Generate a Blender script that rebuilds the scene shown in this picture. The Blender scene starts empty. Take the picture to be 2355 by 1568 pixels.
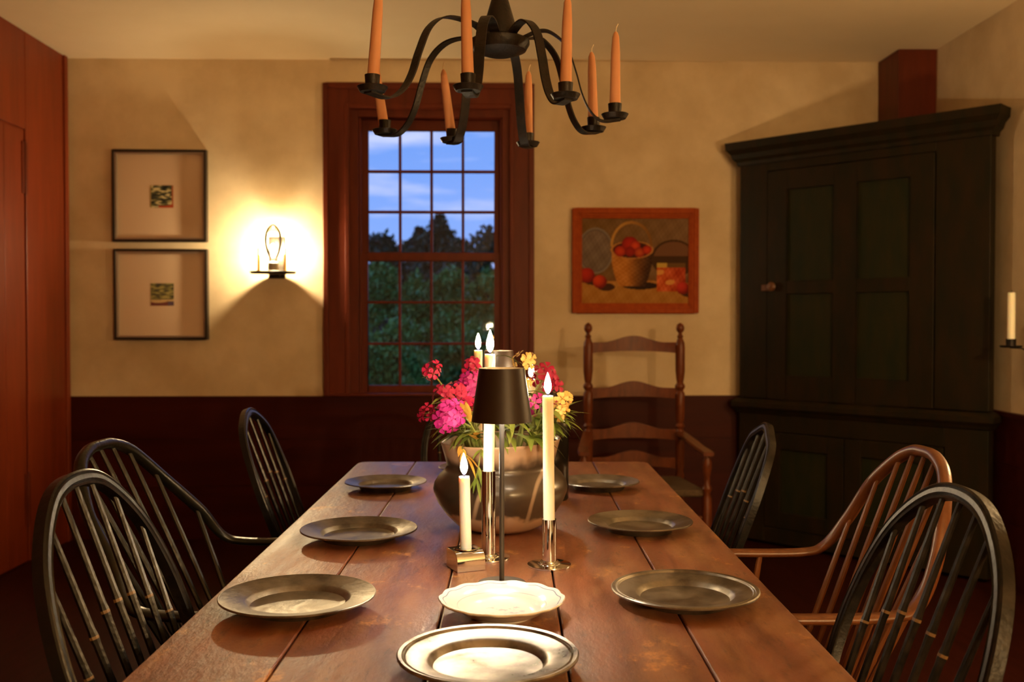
import bpy, bmesh, math, random
from mathutils import Vector, Matrix
R = math.radians
PI = math.pi
random.seed(7)
sc = bpy.context.scene
col = sc.collection

# ------------------------------------------------------------------ camera
F = 2290.0; CX, CY = 1177.5, 784.0
YAW = R(1.15); PITCH = R(1.15); CAMZ = 1.22
cam_d = bpy.data.cameras.new('camera'); cam = bpy.data.objects.new('camera', cam_d); col.objects.link(cam)
cam.location = (0, 0, CAMZ); cam.rotation_euler = (PI/2 - PITCH, 0, -YAW)
cam_d.sensor_width = 36.0; cam_d.lens = F*36.0/2355.0
cam_d.clip_start = .02; cam_d.clip_end = 400
cam_d.dof.use_dof = True; cam_d.dof.focus_distance = 1.75; cam_d.dof.aperture_fstop = 5.6
sc.camera = cam

# ------------------------------------------------------------------ view, world, lights
sc.view_settings.view_transform = 'Standard'; sc.view_settings.look = 'None'
sc.view_settings.exposure = 0.24; sc.view_settings.gamma = 1.0; sc.view_settings.use_curve_mapping = False
sc.cycles.use_denoising = True
sc.cycles.max_bounces = 8; sc.cycles.sample_clamp_indirect = 6.0
sc.cycles.caustics_reflective = False; sc.cycles.caustics_refractive = False

SKY_STRENGTH = 1.08
world = bpy.data.worlds.new('dusk_sky'); sc.world = world; world.use_nodes = True
def build_world():
    nt = world.node_tree; n = nt.nodes; l = nt.links; n.clear()
    out = n.new('ShaderNodeOutputWorld'); bg = n.new('ShaderNodeBackground')
    tc = n.new('ShaderNodeTexCoord'); sep = n.new('ShaderNodeSeparateXYZ')
    l.new(tc.outputs['Generated'], sep.inputs[0])
    grad = n.new('ShaderNodeValToRGB'); e = grad.color_ramp.elements
    e[0].position = 0.0; e[0].color = (.30, .42, .80, 1)
    e[1].position = .20; e[1].color = (.135, .30, .80, 1)
    x = grad.color_ramp.elements.new(.06); x.color = (.22, .38, .86, 1)
    x = grad.color_ramp.elements.new(1.0); x.color = (.06, .14, .45, 1)
    l.new(sep.outputs['Z'], grad.inputs[0])
    mp = n.new('ShaderNodeMapping'); mp.inputs['Scale'].default_value = (3.0, 3.0, 16.0)
    l.new(tc.outputs['Generated'], mp.inputs[0])
    nz = n.new('ShaderNodeTexNoise'); nz.inputs['Scale'].default_value = 2.6; nz.inputs['Detail'].default_value = 5
    l.new(mp.outputs[0], nz.inputs['Vector'])
    cr = n.new('ShaderNodeValToRGB'); cr.color_ramp.elements[0].position = .50; cr.color_ramp.elements[1].position = .74
    l.new(nz.outputs['Fac'], cr.inputs[0])
    mx = n.new('ShaderNodeMix'); mx.data_type = 'RGBA'
    l.new(cr.outputs[0], mx.inputs['Factor']); l.new(grad.outputs[0], mx.inputs['A'])
    mx.inputs['B'].default_value = (.48, .56, .90, 1)
    l.new(mx.outputs['Result'], bg.inputs['Color']); bg.inputs['Strength'].default_value = SKY_STRENGTH
    l.new(bg.outputs[0], out.inputs[0])
build_world()

cyw, syw = math.cos(YAW), math.sin(YAW)
def W(xc, zc, z=0.0):                       # right / forward of the camera -> room coordinates
    return Vector((xc*cyw + zc*syw, -xc*syw + zc*cyw, z))
FW = Vector((syw*math.cos(PITCH), cyw*math.cos(PITCH), -math.sin(PITCH)))
RT = Vector((cyw, -syw, 0)); UP = RT.cross(FW)
def ray(px, py): return FW + RT*((px-CX)/F) + UP*((CY-py)/F)
def PZ(px, py, z): d = ray(px, py); return Vector((0, 0, CAMZ)) + d*((z-CAMZ)/d.z)
def PY(px, py, Y): d = ray(px, py); return Vector((0, 0, CAMZ)) + d*(Y/d.y)
def PX(px, py, X): d = ray(px, py); return Vector((0, 0, CAMZ)) + d*(X/d.x)
def PD(px, py, D): d = ray(px, py); return Vector((0, 0, CAMZ)) + d*(D/(d.x*syw + d.y*cyw))

def lamp(name, loc, watts, color, radius):
    d = bpy.data.lights.new(name, 'POINT'); d.energy = watts; d.color = color; d.shadow_soft_size = radius
    o = bpy.data.objects.new(name, d); o.location = loc; col.objects.link(o); return o
WARM = (1.0, .67, .32)
# the room's other wall lamps, behind and beside the camera
lamp('wall_lamp_light', (1.45, -1.30, 1.55), 130, WARM, .05)
lamp('wall_lamp_light', (2.22, 2.75, 1.50), 42, WARM, .05)

# ------------------------------------------------------------------ materials
def s2l(r, g, b):
    f = lambda c: (c/255/12.92) if c/255 <= .04045 else ((c/255+.055)/1.055)**2.4
    return (f(r), f(g), f(b))
def pm(name, c1, c2=None, scale=8.0, rough=.5, metal=0.0, stretch=(1, 1, 1), bump=0.0, bscale=None, coat=0.0,
       detail=6, lo=.35, hi=.65, sss=0.0, spec=.5, rough2=None):
    m = bpy.data.materials.new(name); m.use_nodes = True
    nt = m.node_tree; n = nt.nodes; l = nt.links
    b = n['Principled BSDF']; b.inputs['Roughness'].default_value = rough; b.inputs['Metallic'].default_value = metal
    b.inputs['Specular IOR Level'].default_value = spec
    b.inputs['Coat Weight'].default_value = coat; b.inputs['Coat Roughness'].default_value = .25 if coat != .30 else .48
    if sss:
        b.inputs['Subsurface Weight'].default_value = sss; b.inputs['Subsurface Radius'].default_value = (.012, .007, .004)
        b.inputs['Subsurface Scale'].default_value = 1.0
    b.inputs['Base Color'].default_value = (*c1, 1)
    tc = n.new('ShaderNodeTexCoord'); mp = n.new('ShaderNodeMapping'); mp.inputs['Scale'].default_value = stretch
    l.new(tc.outputs['Object'], mp.inputs[0])
    nz = n.new('ShaderNodeTexNoise'); nz.inputs['Scale'].default_value = scale; nz.inputs['Detail'].default_value = detail
    nz.inputs['Roughness'].default_value = .6
    l.new(mp.outputs[0], nz.inputs['Vector'])
    if c2 is not None:
        cr = n.new('ShaderNodeValToRGB'); cr.color_ramp.elements[0].position = lo; cr.color_ramp.elements[1].position = hi
        cr.color_ramp.elements[0].color = (*c1, 1); cr.color_ramp.elements[1].color = (*c2, 1)
        l.new(nz.outputs['Fac'], cr.inputs[0]); l.new(cr.outputs[0], b.inputs['Base Color'])
    if rough2 is not None:
        mr = n.new('ShaderNodeMapRange'); mr.inputs['From Min'].default_value = .3; mr.inputs['From Max'].default_value = .7
        mr.inputs['To Min'].default_value = rough; mr.inputs['To Max'].default_value = rough2
        l.new(nz.outputs['Fac'], mr.inputs['Value']); l.new(mr.outputs[0], b.inputs['Roughness'])
    if bump:
        nb = n.new('ShaderNodeTexNoise'); nb.inputs['Scale'].default_value = bscale or scale*3; nb.inputs['Detail'].default_value = 5
        l.new(mp.outputs[0], nb.inputs['Vector'])
        bp = n.new('ShaderNodeBump'); bp.inputs['Strength'].default_value = bump; bp.inputs['Distance'].default_value = .01
        l.new(nb.outputs['Fac'], bp.inputs['Height']); l.new(bp.outputs[0], b.inputs['Normal'])
    return m
def emit(name, c, strength):
    m = bpy.data.materials.new(name); m.use_nodes = True
    b = m.node_tree.nodes['Principled BSDF']; b.inputs['Base Color'].default_value = (*c, 1)
    b.inputs['Emission Color'].default_value = (*c, 1); b.inputs['Emission Strength'].default_value = strength
    return m
def glassy(name, gloss=.06, tint=(1, 1, 1)):
    m = bpy.data.materials.new(name); m.use_nodes = True
    nt = m.node_tree; n = nt.nodes; l = nt.links; n.clear()
    o = n.new('ShaderNodeOutputMaterial'); t = n.new('ShaderNodeBsdfTransparent'); t.inputs[0].default_value = (*tint, 1)
    g = n.new('ShaderNodeBsdfGlossy'); g.inputs['Roughness'].default_value = .03
    lw = n.new('ShaderNodeFresnel'); lw.inputs[0].default_value = 1.45
    mx = n.new('ShaderNodeMixShader')
    l.new(lw.outputs[0], mx.inputs[0]); l.new(t.outputs[0], mx.inputs[1]); l.new(g.outputs[0], mx.inputs[2]); l.new(mx.outputs[0], o.inputs[0])
    return m

M = {}
M['plaster'] = pm('plaster', (.55, .42, .25), (.73, .59, .38), 2.6, .75, bump=.16, bscale=9)
M['ceiling'] = pm('ceiling_plaster', (.84, .68, .44), (.90, .74, .50), 1.4, .8, bump=.06, bscale=5)
M['red_paint'] = pm('red_brown_paint', (.088, .013, .0035), (.125, .019, .005), 3, .45, stretch=(6, 6, .8), bump=.05, spec=.22)
M['red_board'] = pm('russet_painted_boards', (.15, .022, .005), (.20, .030, .007), 3, .40, stretch=(5, 5, .6), bump=.05, spec=.3)
M['wains'] = pm('dark_red_wainscot', (.034, .0042, .0018), (.048, .006, .0022), 3, .5, stretch=(.6, 5, 6), bump=.05, spec=.12)
M['floor'] = pm('red_brown_floor', (.020, .0035, .0015), (.032, .0055, .0025), 4, .45, stretch=(8, .6, 1), bump=.06, spec=.15)
M['iron'] = pm('black_iron', (.008, .0065, .005), (.022, .014, .009), 40, .45, metal=.3, bump=.15, spec=.3)
M['black_paint'] = pm('worn_black_paint', (.0035, .0032, .003), (.010, .007, .0045), 30, .30, bump=.1, lo=.5, hi=.75, spec=.4)
M['worn'] = pm('worn_node_paint', (.16, .09, .035), None, 40, .4)
M['green_black'] = pm('faded_black_green_paint', (.006, .006, .004), (.014, .011, .006), 30, .30, bump=.1, lo=.4, hi=.75, spec=.4)
M['grey_paint'] = pm('worn_grey_paint', (.006, .005, .004), (.026, .019, .013), 40, .36, stretch=(1, 1, 1), bump=.1, lo=.45, hi=.75, spec=.25)
M['brown_wood'] = pm('chestnut_wood', (.115, .036, .011), (.18, .062, .019), 20, .33, stretch=(2, 2, .5), bump=.05)
M['maple'] = pm('reddish_turned_maple', (.085, .020, .005), (.14, .034, .008), 20, .36, spec=.25, stretch=(2, 2, .5), bump=.05)
M['rush'] = pm('rush_seat', (.055, .03, .012), (.10, .06, .025), 60, .8, stretch=(1, 8, 1), bump=.3)
M['pewter'] = pm('pewter', (.10, .09, .075), (.42, .385, .335), 17, .24, metal=.95, rough2=.44, lo=.38, hi=.62)
M['pewter_dull'] = pm('dull_pewter', (.115, .10, .08), (.34, .30, .235), 15, .28, metal=.92, bump=.10, bscale=55, rough2=.48)
M['chrome'] = pm('polished_silver', (.78, .80, .83), None, 5, .06, metal=1.0)
M['wax'] = pm('cream_wax', (.92, .86, .66), None, 5, .45, sss=.6)
M['peach_wax'] = pm('peach_wax', (.55, .255, .118), (.62, .30, .145), 9, .5, sss=.3, spec=.3)
M['wick'] = pm('wick', (.02, .015, .012), None, 5, .9)
M['pale_wick'] = pm('pale_wick', (.75, .6, .4), None, 5, .9)
M['shade'] = pm('black_bronze_shade', (.018, .0085, .004), None, 5, .45, metal=.1, spec=.35)
M['shade_in'] = pm('white_shade_lining', (.85, .8, .7), None, 5, .5)
M['lampmetal'] = pm('dark_lamp_metal', (.075, .066, .056), None, 5, .4, metal=.3)
M['led'] = emit('lamp_light', (1.0, .91, .76), 210)
M['bottle'] = pm('dark_bottle_glass', (.006, .005, .003), None, 5, .12, coat=.5)
M['leaf'] = pm('leaf_green', (.13, .21, .03), (.26, .31, .055), 14, .5)
M['leaf_yellow'] = pm('withered_leaf', (.55, .30, .04), (.66, .42, .08), 20, .55)
M['stem'] = pm('stem_green', (.22, .26, .06), None, 10, .5)
M['magenta'] = pm('magenta_petal', (.42, .008, .18), (.58, .03, .30), 30, .55)
M['crimson'] = pm('crimson_petal', (.40, .004, .045), (.55, .015, .10), 30, .55)
M['yellowp'] = pm('yellow_petal', (.78, .46, .10), (.85, .58, .20), 30, .55)
M['frame_black'] = pm('black_frame', (.02, .013, .008), None, 5, .35)
M['silver_edge'] = pm('silvered_fillet', (.5, .46, .38), None, 5, .3, metal=.9)
M['mat'] = pm('cream_mat', (.62, .45, .30), None, 5, .8)
M['frame_wood'] = pm('reddish_frame_wood', (.27, .042, .004), (.34, .060, .006), 14, .5, stretch=(3, 1, 3), spec=.08)
M['cup_green'] = pm('black_green_cupboard_paint', (.010, .0095, .004), (.019, .011, .004), 6, .45, stretch=(3, 3, .7), bump=.08, spec=.15)
M['cup_panel'] = pm('dark_green_panel_paint', (.011, .015, .006), (.020, .018, .006), 6, .45, stretch=(3, 3, .7), bump=.08, spec=.15)
M['knobwood'] = pm('worn_wood_knob', (.12, .045, .015), None, 10, .4)
M['brass'] = pm('brass', (.70, .42, .12), None, 5, .25, metal=1.0)
M['socket'] = pm('grey_socket', (.28, .24, .19), None, 5, .5)
M['silver_cap'] = glassy('smoky_bulb_cap', tint=(.62, .58, .52))
M['glass'] = glassy('window_glass')
M['bulb_glass'] = glassy('bulb_glass')
M['filament'] = emit('glowing_filament', (1.0, .75, .41), 2300)
M['tree_leaf'] = pm('tree_leaf', (.035, .13, .030), (.12, .30, .06), 1.1, .6)
M['tree_dark'] = pm('dark_tree_leaf', (.030, .060, .035), (.05, .10, .05), 1.5, .6)
M['bark'] = pm('bark', (.04, .03, .022), None, 6, .8, bump=.3)
M['lawn'] = pm('lawn', (.03, .07, .02), (.05, .10, .03), 3, .9)

def flame_mat():
    m = bpy.data.materials.new('flame'); m.use_nodes = True
    nt = m.node_tree; n = nt.nodes; l = nt.links; n.clear()
    o = n.new('ShaderNodeOutputMaterial'); e = n.new('ShaderNodeEmission')
    tc = n.new('ShaderNodeTexCoord'); sp = n.new('ShaderNodeSeparateXYZ'); l.new(tc.outputs['Object'], sp.inputs[0])
    mr = n.new('ShaderNodeMapRange'); mr.inputs['From Max'].default_value = .016; l.new(sp.outputs['Z'], mr.inputs['Value'])
    cr = n.new('ShaderNodeValToRGB'); cr.color_ramp.elements[0].color = (.10, .14, .8, 1); cr.color_ramp.elements[1].color = (1, .76, .45, 1)
    cr.color_ramp.elements[1].position = .5
    l.new(mr.outputs[0], cr.inputs[0]); l.new(cr.outputs[0], e.inputs[0])
    mr2 = n.new('ShaderNodeMapRange'); mr2.inputs['From Min'].default_value = 0; mr2.inputs['From Max'].default_value = .012
    mr2.inputs['To Min'].default_value = 1.0; mr2.inputs['To Max'].default_value = 420.0
    l.new(sp.outputs['Z'], mr2.inputs['Value']); l.new(mr2.outputs[0], e.inputs[1])
    l.new(e.outputs[0], o.inputs[0]); return m
M['flame'] = flame_mat()

def table_mat():
    m = pm('worn_red_brown_table', (.105, .024, .007), (.25, .072, .020), 4, .34, stretch=(7, 1.0, 1), bump=0, rough2=.52, coat=.30, spec=.9, lo=.3, hi=.7)
    nt = m.node_tree; n = nt.nodes; l = nt.links; b = n['Principled BSDF']
    base = b.inputs['Base Color'].links[0].from_socket
    tc = n.new('ShaderNodeTexCoord')
    def layer(prev, scale, stretch, lo, hi, colr, fac, mask=None):
        mp = n.new('ShaderNodeMapping'); mp.inputs['Scale'].default_value = stretch; l.new(tc.outputs['Object'], mp.inputs[0])
        nz = n.new('ShaderNodeTexNoise'); nz.inputs['Scale'].default_value = scale; nz.inputs['Detail'].default_value = 8; nz.inputs['Roughness'].default_value = .72
        l.new(mp.outputs[0], nz.inputs['Vector'])
        mr = n.new('ShaderNodeMapRange'); mr.inputs['From Min'].default_value = lo; mr.inputs['From Max'].default_value = hi; mr.inputs['To Max'].default_value = fac
        l.new(nz.outputs['Fac'], mr.inputs['Value'])
        mx = n.new('ShaderNodeMix'); mx.data_type = 'RGBA'; l.new(mr.outputs[0], mx.inputs['Factor'])
        l.new(prev, mx.inputs['A']); mx.inputs['B'].default_value = (*colr, 1); return mx.outputs['Result']
    def bumpmap(scale, stretch, strength, prev=None):
        mp = n.new('ShaderNodeMapping'); mp.inputs['Scale'].default_value = stretch; l.new(tc.outputs['Object'], mp.inputs[0])
        nz = n.new('ShaderNodeTexNoise'); nz.inputs['Scale'].default_value = scale; nz.inputs['Detail'].default_value = 6; nz.inputs['Roughness'].default_value = .65
        l.new(mp.outputs[0], nz.inputs['Vector'])
        bp = n.new('ShaderNodeBump'); bp.inputs['Strength'].default_value = strength; bp.inputs['Distance'].default_value = .006
        l.new(nz.outputs['Fac'], bp.inputs['Height'])
        if prev: l.new(prev, bp.inputs['Normal'])
        return bp.outputs[0]
    l.new(bumpmap(38, (2.2, 1, 1), .28, bumpmap(9, (4, .8, 1), .16)), b.inputs['Normal'])
    c = layer(base, 2.2, (4.0, 1.0, 1), .46, .62, (.29, .13, .047), .8)
    c = layer(c, 7, (1.3, 1.0, 1), .585, .65, (.55, .25, .05), .8)
    c = layer(c, 30, (2.2, .6, 1), .56, .66, (.045, .012, .005), .65)
    c = layer(c, 13, (1, .8, 1), .66, .74, (.04, .012, .005), .75)
    c = layer(c, 60, (1, 1, 1), .755, .77, (.75, .60, .38), .9)
    l.new(c, b.inputs['Base Color'])
    return m
M['table'] = table_mat()
M['table_under'] = pm('dark_table_frame', (.06, .016, .007), None, 5, .5)

def pot_mat():
    m = pm('smoke_fired_clay', (.030, .021, .014), (.085, .060, .040), 5, .30, bump=.04, coat=.15)
    nt = m.node_tree; n = nt.nodes; l = nt.links; b = n['Principled BSDF']
    base = b.inputs['Base Color'].links[0].from_socket
    tc = n.new('ShaderNodeTexCoord'); sp = n.new('ShaderNodeSeparateXYZ'); l.new(tc.outputs['Object'], sp.inputs[0])
    nz = n.new('ShaderNodeTexNoise'); nz.inputs['Scale'].default_value = 13; nz.inputs['Detail'].default_value = 3
    l.new(tc.outputs['Object'], nz.inputs['Vector'])
    # pale unsmoked clay at lip and foot, with a wandering edge
    ad = n.new('ShaderNodeMath'); ad.operation = 'MULTIPLY_ADD'; ad.inputs[1].default_value = .07; l.new(nz.outputs['Fac'], ad.inputs[0]); l.new(sp.outputs['Z'], ad.inputs[2])
    cr = n.new('ShaderNodeValToRGB'); r = cr.color_ramp; cr.color_ramp.interpolation = 'EASE'
    mr = n.new('ShaderNodeMapRange'); mr.inputs['From Max'].default_value = .25; l.new(ad.outputs[0], mr.inputs['Value']); l.new(mr.outputs[0], cr.inputs[0])
    r.elements[0].position = .29; r.elements[0].color = (1, 1, 1, 1); r.elements[1].position = .33; r.elements[1].color = (0, 0, 0, 1)
    a = r.elements.new(.74); a.color = (0, 0, 0, 1); a = r.elements.new(.84); a.color = (1, 1, 1, 1)
    mx = n.new('ShaderNodeMix'); mx.data_type = 'RGBA'; l.new(cr.outputs[0], mx.inputs['Factor']); l.new(base, mx.inputs['A'])
    mx.inputs['B'].default_value = (.52, .36, .25, 1)
    # thin pale wandering smoke line
    wv = n.new('ShaderNodeTexWave'); wv.inputs['Scale'].default_value = 2.2; wv.inputs['Distortion'].default_value = 7; wv.inputs['Detail'].default_value = 2; wv.bands_direction = 'X'
    l.new(tc.outputs['Object'], wv.inputs['Vector'])
    mw = n.new('ShaderNodeMapRange'); mw.inputs['From Min'].default_value = .975; mw.inputs['From Max'].default_value = 1.0; mw.inputs['To Max'].default_value = .7
    l.new(wv.outputs['Fac'], mw.inputs['Value'])
    m2 = n.new('ShaderNodeMix'); m2.data_type = 'RGBA'; l.new(mw.outputs[0], m2.inputs['Factor']); l.new(mx.outputs['Result'], m2.inputs['A']); m2.inputs['B'].default_value = (.50, .37, .27, 1)
    l.new(m2.outputs['Result'], b.inputs['Base Color']); return m
M['pot'] = pot_mat()

def china_mat():
    m = pm('cream_ironstone', (.80, .77, .68), None, 5, .16, coat=.3)
    nt = m.node_tree; n = nt.nodes; l = nt.links; b = n['Principled BSDF']
    tc = n.new('ShaderNodeTexCoord'); sp = n.new('ShaderNodeSeparateXYZ'); l.new(tc.outputs['Object'], sp.inputs[0])
    def math_(op, a, bb, c=None):
        x = n.new('ShaderNodeMath'); x.operation = op
        for i, v in enumerate((a, bb, c)):
            if v is None: continue
            if isinstance(v, (int, float)): x.inputs[i].default_value = v
            else: l.new(v, x.inputs[i])
        return x.outputs[0]
    r = math_('SQRT', math_('ADD', math_('MULTIPLY', sp.outputs['X'], sp.outputs['X']), math_('MULTIPLY', sp.outputs['Y'], sp.outputs['Y'])), 0)
    ang = math_('ARCTAN2', sp.outputs['Y'], sp.outputs['X'])
    sc_ = math_('MULTIPLY', math_('COSINE', math_('MULTIPLY', ang, 14.0), 0), .0012)
    r1 = math_('SUBTRACT', r, sc_)
    line1 = math_('LESS_THAN', math_('ABSOLUTE', math_('SUBTRACT', r1, .0905), 0), .0008)
    line2 = math_('LESS_THAN', math_('ABSOLUTE', math_('SUBTRACT', r, .0695), 0), .0005)
    nz = n.new('ShaderNodeTexNoise'); nz.inputs['Scale'].default_value = 95; nz.inputs['Detail'].default_value = 4; nz.inputs['Roughness'].default_value = .7
    mp = n.new('ShaderNodeMapping'); mp.inputs['Scale'].default_value = (.6, 1.4, 1); l.new(tc.outputs['Object'], mp.inputs[0]); l.new(mp.outputs[0], nz.inputs['Vector'])
    scene_ = math_('MULTIPLY', math_('GREATER_THAN', nz.outputs['Fac'], .58), math_('LESS_THAN', r, .036))
    f = math_('MINIMUM', math_('ADD', math_('ADD', math_('MULTIPLY', line1, .8), math_('MULTIPLY', line2, .45)), math_('MULTIPLY', scene_, .45)), 1.0)
    mx = n.new('ShaderNodeMix'); mx.data_type = 'RGBA'; l.new(f, mx.inputs['Factor']); mx.inputs['A'].default_value = (.80, .77, .68, 1); mx.inputs['B'].default_value = (.10, .14, .26, 1)
    l.new(mx.outputs['Result'], b.inputs['Base Color']); return m
M['china'] = china_mat()

def attr_mat(name):
    m = bpy.data.materials.new(name); m.use_nodes = True
    n = m.node_tree.nodes; b = n['Principled BSDF']; b.inputs['Roughness'].default_value = .7; b.inputs['Specular IOR Level'].default_value = .15
    a = n.new('ShaderNodeAttribute'); a.attribute_name = 'Col'; m.node_tree.links.new(a.outputs['Color'], b.inputs['Base Color']); return m
M['painted'] = attr_mat('oil_paint'); M['printed'] = attr_mat('printed_paper')

# ------------------------------------------------------------------ mesh building
def spline(pts, n=8, closed=False):
    P = [Vector(p) for p in pts]; out = []
    if len(P) < 3: return P
    for i in range(len(P)-1):
        p0 = P[i-1] if i > 0 else P[0]*2 - P[1]; p1 = P[i]; p2 = P[i+1]
        p3 = P[i+2] if i+2 < len(P) else P[-1]*2 - P[-2]
        for k in range(n):
            t = k/n
            out.append(.5*((2*p1) + (p2-p0)*t + (2*p0-5*p1+4*p2-p3)*t*t + (3*p1-p0-3*p2+p3)*t**3))
    out.append(P[-1]); return out
class MB:
    def __init__(s): s.v = []; s.f = []; s.m = []
    def add(s, vs, fs, mi=0):
        o = len(s.v); s.v += [Vector(v) for v in vs]
        for f in fs: s.f.append([i+o for i in f]); s.m.append(mi)
    def box(s, a, b, mi=0, T=None):
        x0, y0, z0 = a; x1, y1, z1 = b
        v = [Vector(p) for p in ((x0,y0,z0),(x1,y0,z0),(x1,y1,z0),(x0,y1,z0),(x0,y0,z1),(x1,y0,z1),(x1,y1,z1),(x0,y1,z1))]
        if T: v = [T @ p for p in v]
        s.add(v, [(3,2,1,0),(4,5,6,7),(0,1,5,4),(1,2,6,5),(2,3,7,6),(3,0,4,7)], mi)
    def sweep(s, path, prof, up=(0, 0, 1), mi=0, scales=None, mis=None, side=None):
        path = [Vector(p) for p in path]; k = len(prof); rings = []
        upv = Vector(up)
        for i, p in enumerate(path):
            t = (path[min(i+1, len(path)-1)] - path[max(i-1, 0)]).normalized()
            if side is not None: a = Vector(side); a = (a - t*a.dot(t)).normalized(); b = t.cross(a)
            else:
                a = t.cross(upv)
                if a.length < 1e-4: a = t.cross(Vector((1, .01, 0)))
                a.normalize(); b = a.cross(t); upv = b if up is None else Vector(up)
            q = scales[i] if scales else 1.0
            rings.append([p + a*(u*q) + b*(w*q) for u, w in prof])
        vs = [v for r in rings for v in r]; o = len(s.v); s.v += vs
        for i in range(len(path)-1):
            for j in range(k):
                j2 = (j+1) % k
                s.f.append([o+i*k+j, o+i*k+j2, o+(i+1)*k+j2, o+(i+1)*k+j]); s.m.append(mis[i] if mis else mi)
        s.f.append([o+j for j in range(k)][::-1]); s.m.append(mi)
        s.f.append([o+(len(path)-1)*k+j for j in range(k)]); s.m.append(mi)
    def tube(s, path, rad, n=10, mi=0, mis=None):
        path = [Vector(p) for p in path]
        rs = rad if isinstance(rad, (list, tuple)) else [rad]*len(path)
        t = path[-1]-path[0]
        side = (1, 0, 0) if abs(t.normalized().x) < .9 else (0, 1, 0)
        s.sweep(path, [(math.cos(2*PI*j/n), math.sin(2*PI*j/n)) for j in range(n)], scales=rs, mi=mi, mis=mis, side=side)
    def lathe(s, prof, n=32, c=(0, 0, 0), mi=0, wob=None, T=None, mis=None):
        c = Vector(c); o = len(s.v); k = len(prof)
        for j in range(n):
            a = 2*PI*j/n
            for i, (r, z) in enumerate(prof):
                q = wob(a, r, z) if wob else (r, z)
                p = Vector((q[0]*math.cos(a), q[0]*math.sin(a), q[1]))
                if T: p = T @ p
                s.v.append(p + c)
        for j in range(n):
            j2 = (j+1) % n
            for i in range(k-1):
                s.f.append([o+j*k+i, o+j2*k+i, o+j2*k+i+1, o+j*k+i+1]); s.m.append(mis[i] if mis else mi)
    def ell(s, c, r, nu=12, nv=8, mi=0, T=None):
        prof = [(max(1e-4, math.sin(PI*i/nv)), -math.cos(PI*i/nv)) for i in range(nv+1)]
        S = Matrix.Diagonal((*r, 1)) if T is None else T @ Matrix.Diagonal((*r, 1))
        s.lathe(prof, nu, c, mi, T=S)
    def prism(s, poly, z0, z1, mi=0, T=None):
        k = len(poly); v = [Vector((x, y, z0)) for x, y in poly] + [Vector((x, y, z1)) for x, y in poly]
        if T: v = [T @ p for p in v]
        f = [list(range(k))[::-1], list(range(k, 2*k))] + [[i, (i+1) % k, k+(i+1) % k, k+i] for i in range(k)]
        s.add(v, f, mi)
    def build(s, name, mats, parent=None, loc=None, rot=None, smooth=40, bevel=0, seg=2):
        me = bpy.data.meshes.new(name); me.from_pydata([tuple(v) for v in s.v], [], s.f)
        mats = mats if isinstance(mats, (list, tuple)) else [mats]
        for m in mats: me.materials.append(m)
        me.polygons.foreach_set('material_index', s.m)
        bm = bmesh.new(); bm.from_mesh(me); bmesh.ops.remove_doubles(bm, verts=bm.verts, dist=1e-6)
        bmesh.ops.recalc_face_normals(bm, faces=bm.faces); bm.to_mesh(me); bm.free()
        if smooth: 
            me.polygons.foreach_set('use_smooth', [True]*len(me.polygons)); me.set_sharp_from_angle(angle=R(smooth))
        o = bpy.data.objects.new(name, me); col.objects.link(o)
        if parent: o.parent = parent
        if loc is not None: o.location = loc
        if rot is not None: o.rotation_euler = rot
        if bevel:
            b = o.modifiers.new('bevel', 'BEVEL'); b.width = bevel; b.segments = seg; b.limit_method = 'ANGLE'; b.angle_limit = R(40)
        return o
def tag(o, label=None, cat=None, group=None, kind=None):
    if label: o['label'] = label
    if cat: o['category'] = cat
    if group: o['group'] = group
    if kind: o['kind'] = kind
    return o
def thing(name, label, cat, loc=(0, 0, 0), rz=0.0, group=None, kind=None):
    o = bpy.data.objects.new(name, None); col.objects.link(o); o.location = loc; o.rotation_euler = (0, 0, rz); o.empty_display_size = .05
    return tag(o, label, cat, group, kind)
def kids(o): return [c for c in col.objects if c.parent == o]
def dup(root, loc, rz=0.0, label=None, group=None, rot=None, scale=None):
    def cp(o, parent):
        c = o.copy(); col.objects.link(c)
        if parent: c.parent = parent
        for k in kids(o): cp(k, c)
        return c
    r = cp(root, None); r.location = loc; r.rotation_euler = rot if rot else (0, 0, rz)
    if scale: r.scale = scale
    if label: r['label'] = label
    if group: r['group'] = group
    return r
def struct(o, label=None, cat=None): o['kind'] = 'structure'; return tag(o, label, cat)

# ------------------------------------------------------------------ room shell
XL, XR, YB, YN, ZC = -2.36, 2.385, 5.60, -1.60, 2.676
RAIL = .80
# window opening limits from its place in the back wall
WL = PY(800, 500, YB).x; WR = PY(1178, 500, YB).x; WT = PY(986, 247, YB).z; WB = RAIL + .015
mb = MB(); mb.box((XL-.3, YN-.3, -.12), (XR+.3, YB+.3, 0)); struct(mb.build('floor', M['floor'], smooth=0), 'dark red-brown board floor of the dining room', 'floor')
mb = MB(); mb.box((XL-.3, YN-.3, ZC), (XR+.3, YB+.3, ZC+.12)); struct(mb.build('ceiling', M['ceiling'], smooth=0), 'cream plaster ceiling', 'ceiling')
mb = MB(); y0, y1 = YB, YB+.16
mb.box((XL-.16, y0, 0), (WL, y1, ZC)); mb.box((WR, y0, 0), (XR+.16, y1, ZC)); mb.box((WL, y0, 0), (WR, y1, WB)); mb.box((WL, y0, WT), (WR, y1, ZC))
struct(mb.build('wall_back', M['plaster'], smooth=0), 'cream plaster back wall around the window', 'wall')
mb = MB(); mb.box((XR, YN-.16, 0), (XR+.16, YB+.16, ZC)); struct(mb.build('wall_right', M['plaster'], smooth=0), 'cream plaster wall at the right', 'wall')
mb = MB(); mb.box((XL-.16, YN-.16, 0), (XL, YB+.16, ZC)); struct(mb.build('wall_left', M['red_board'], smooth=0), 'russet painted board wall at the left', 'wall')
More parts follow.
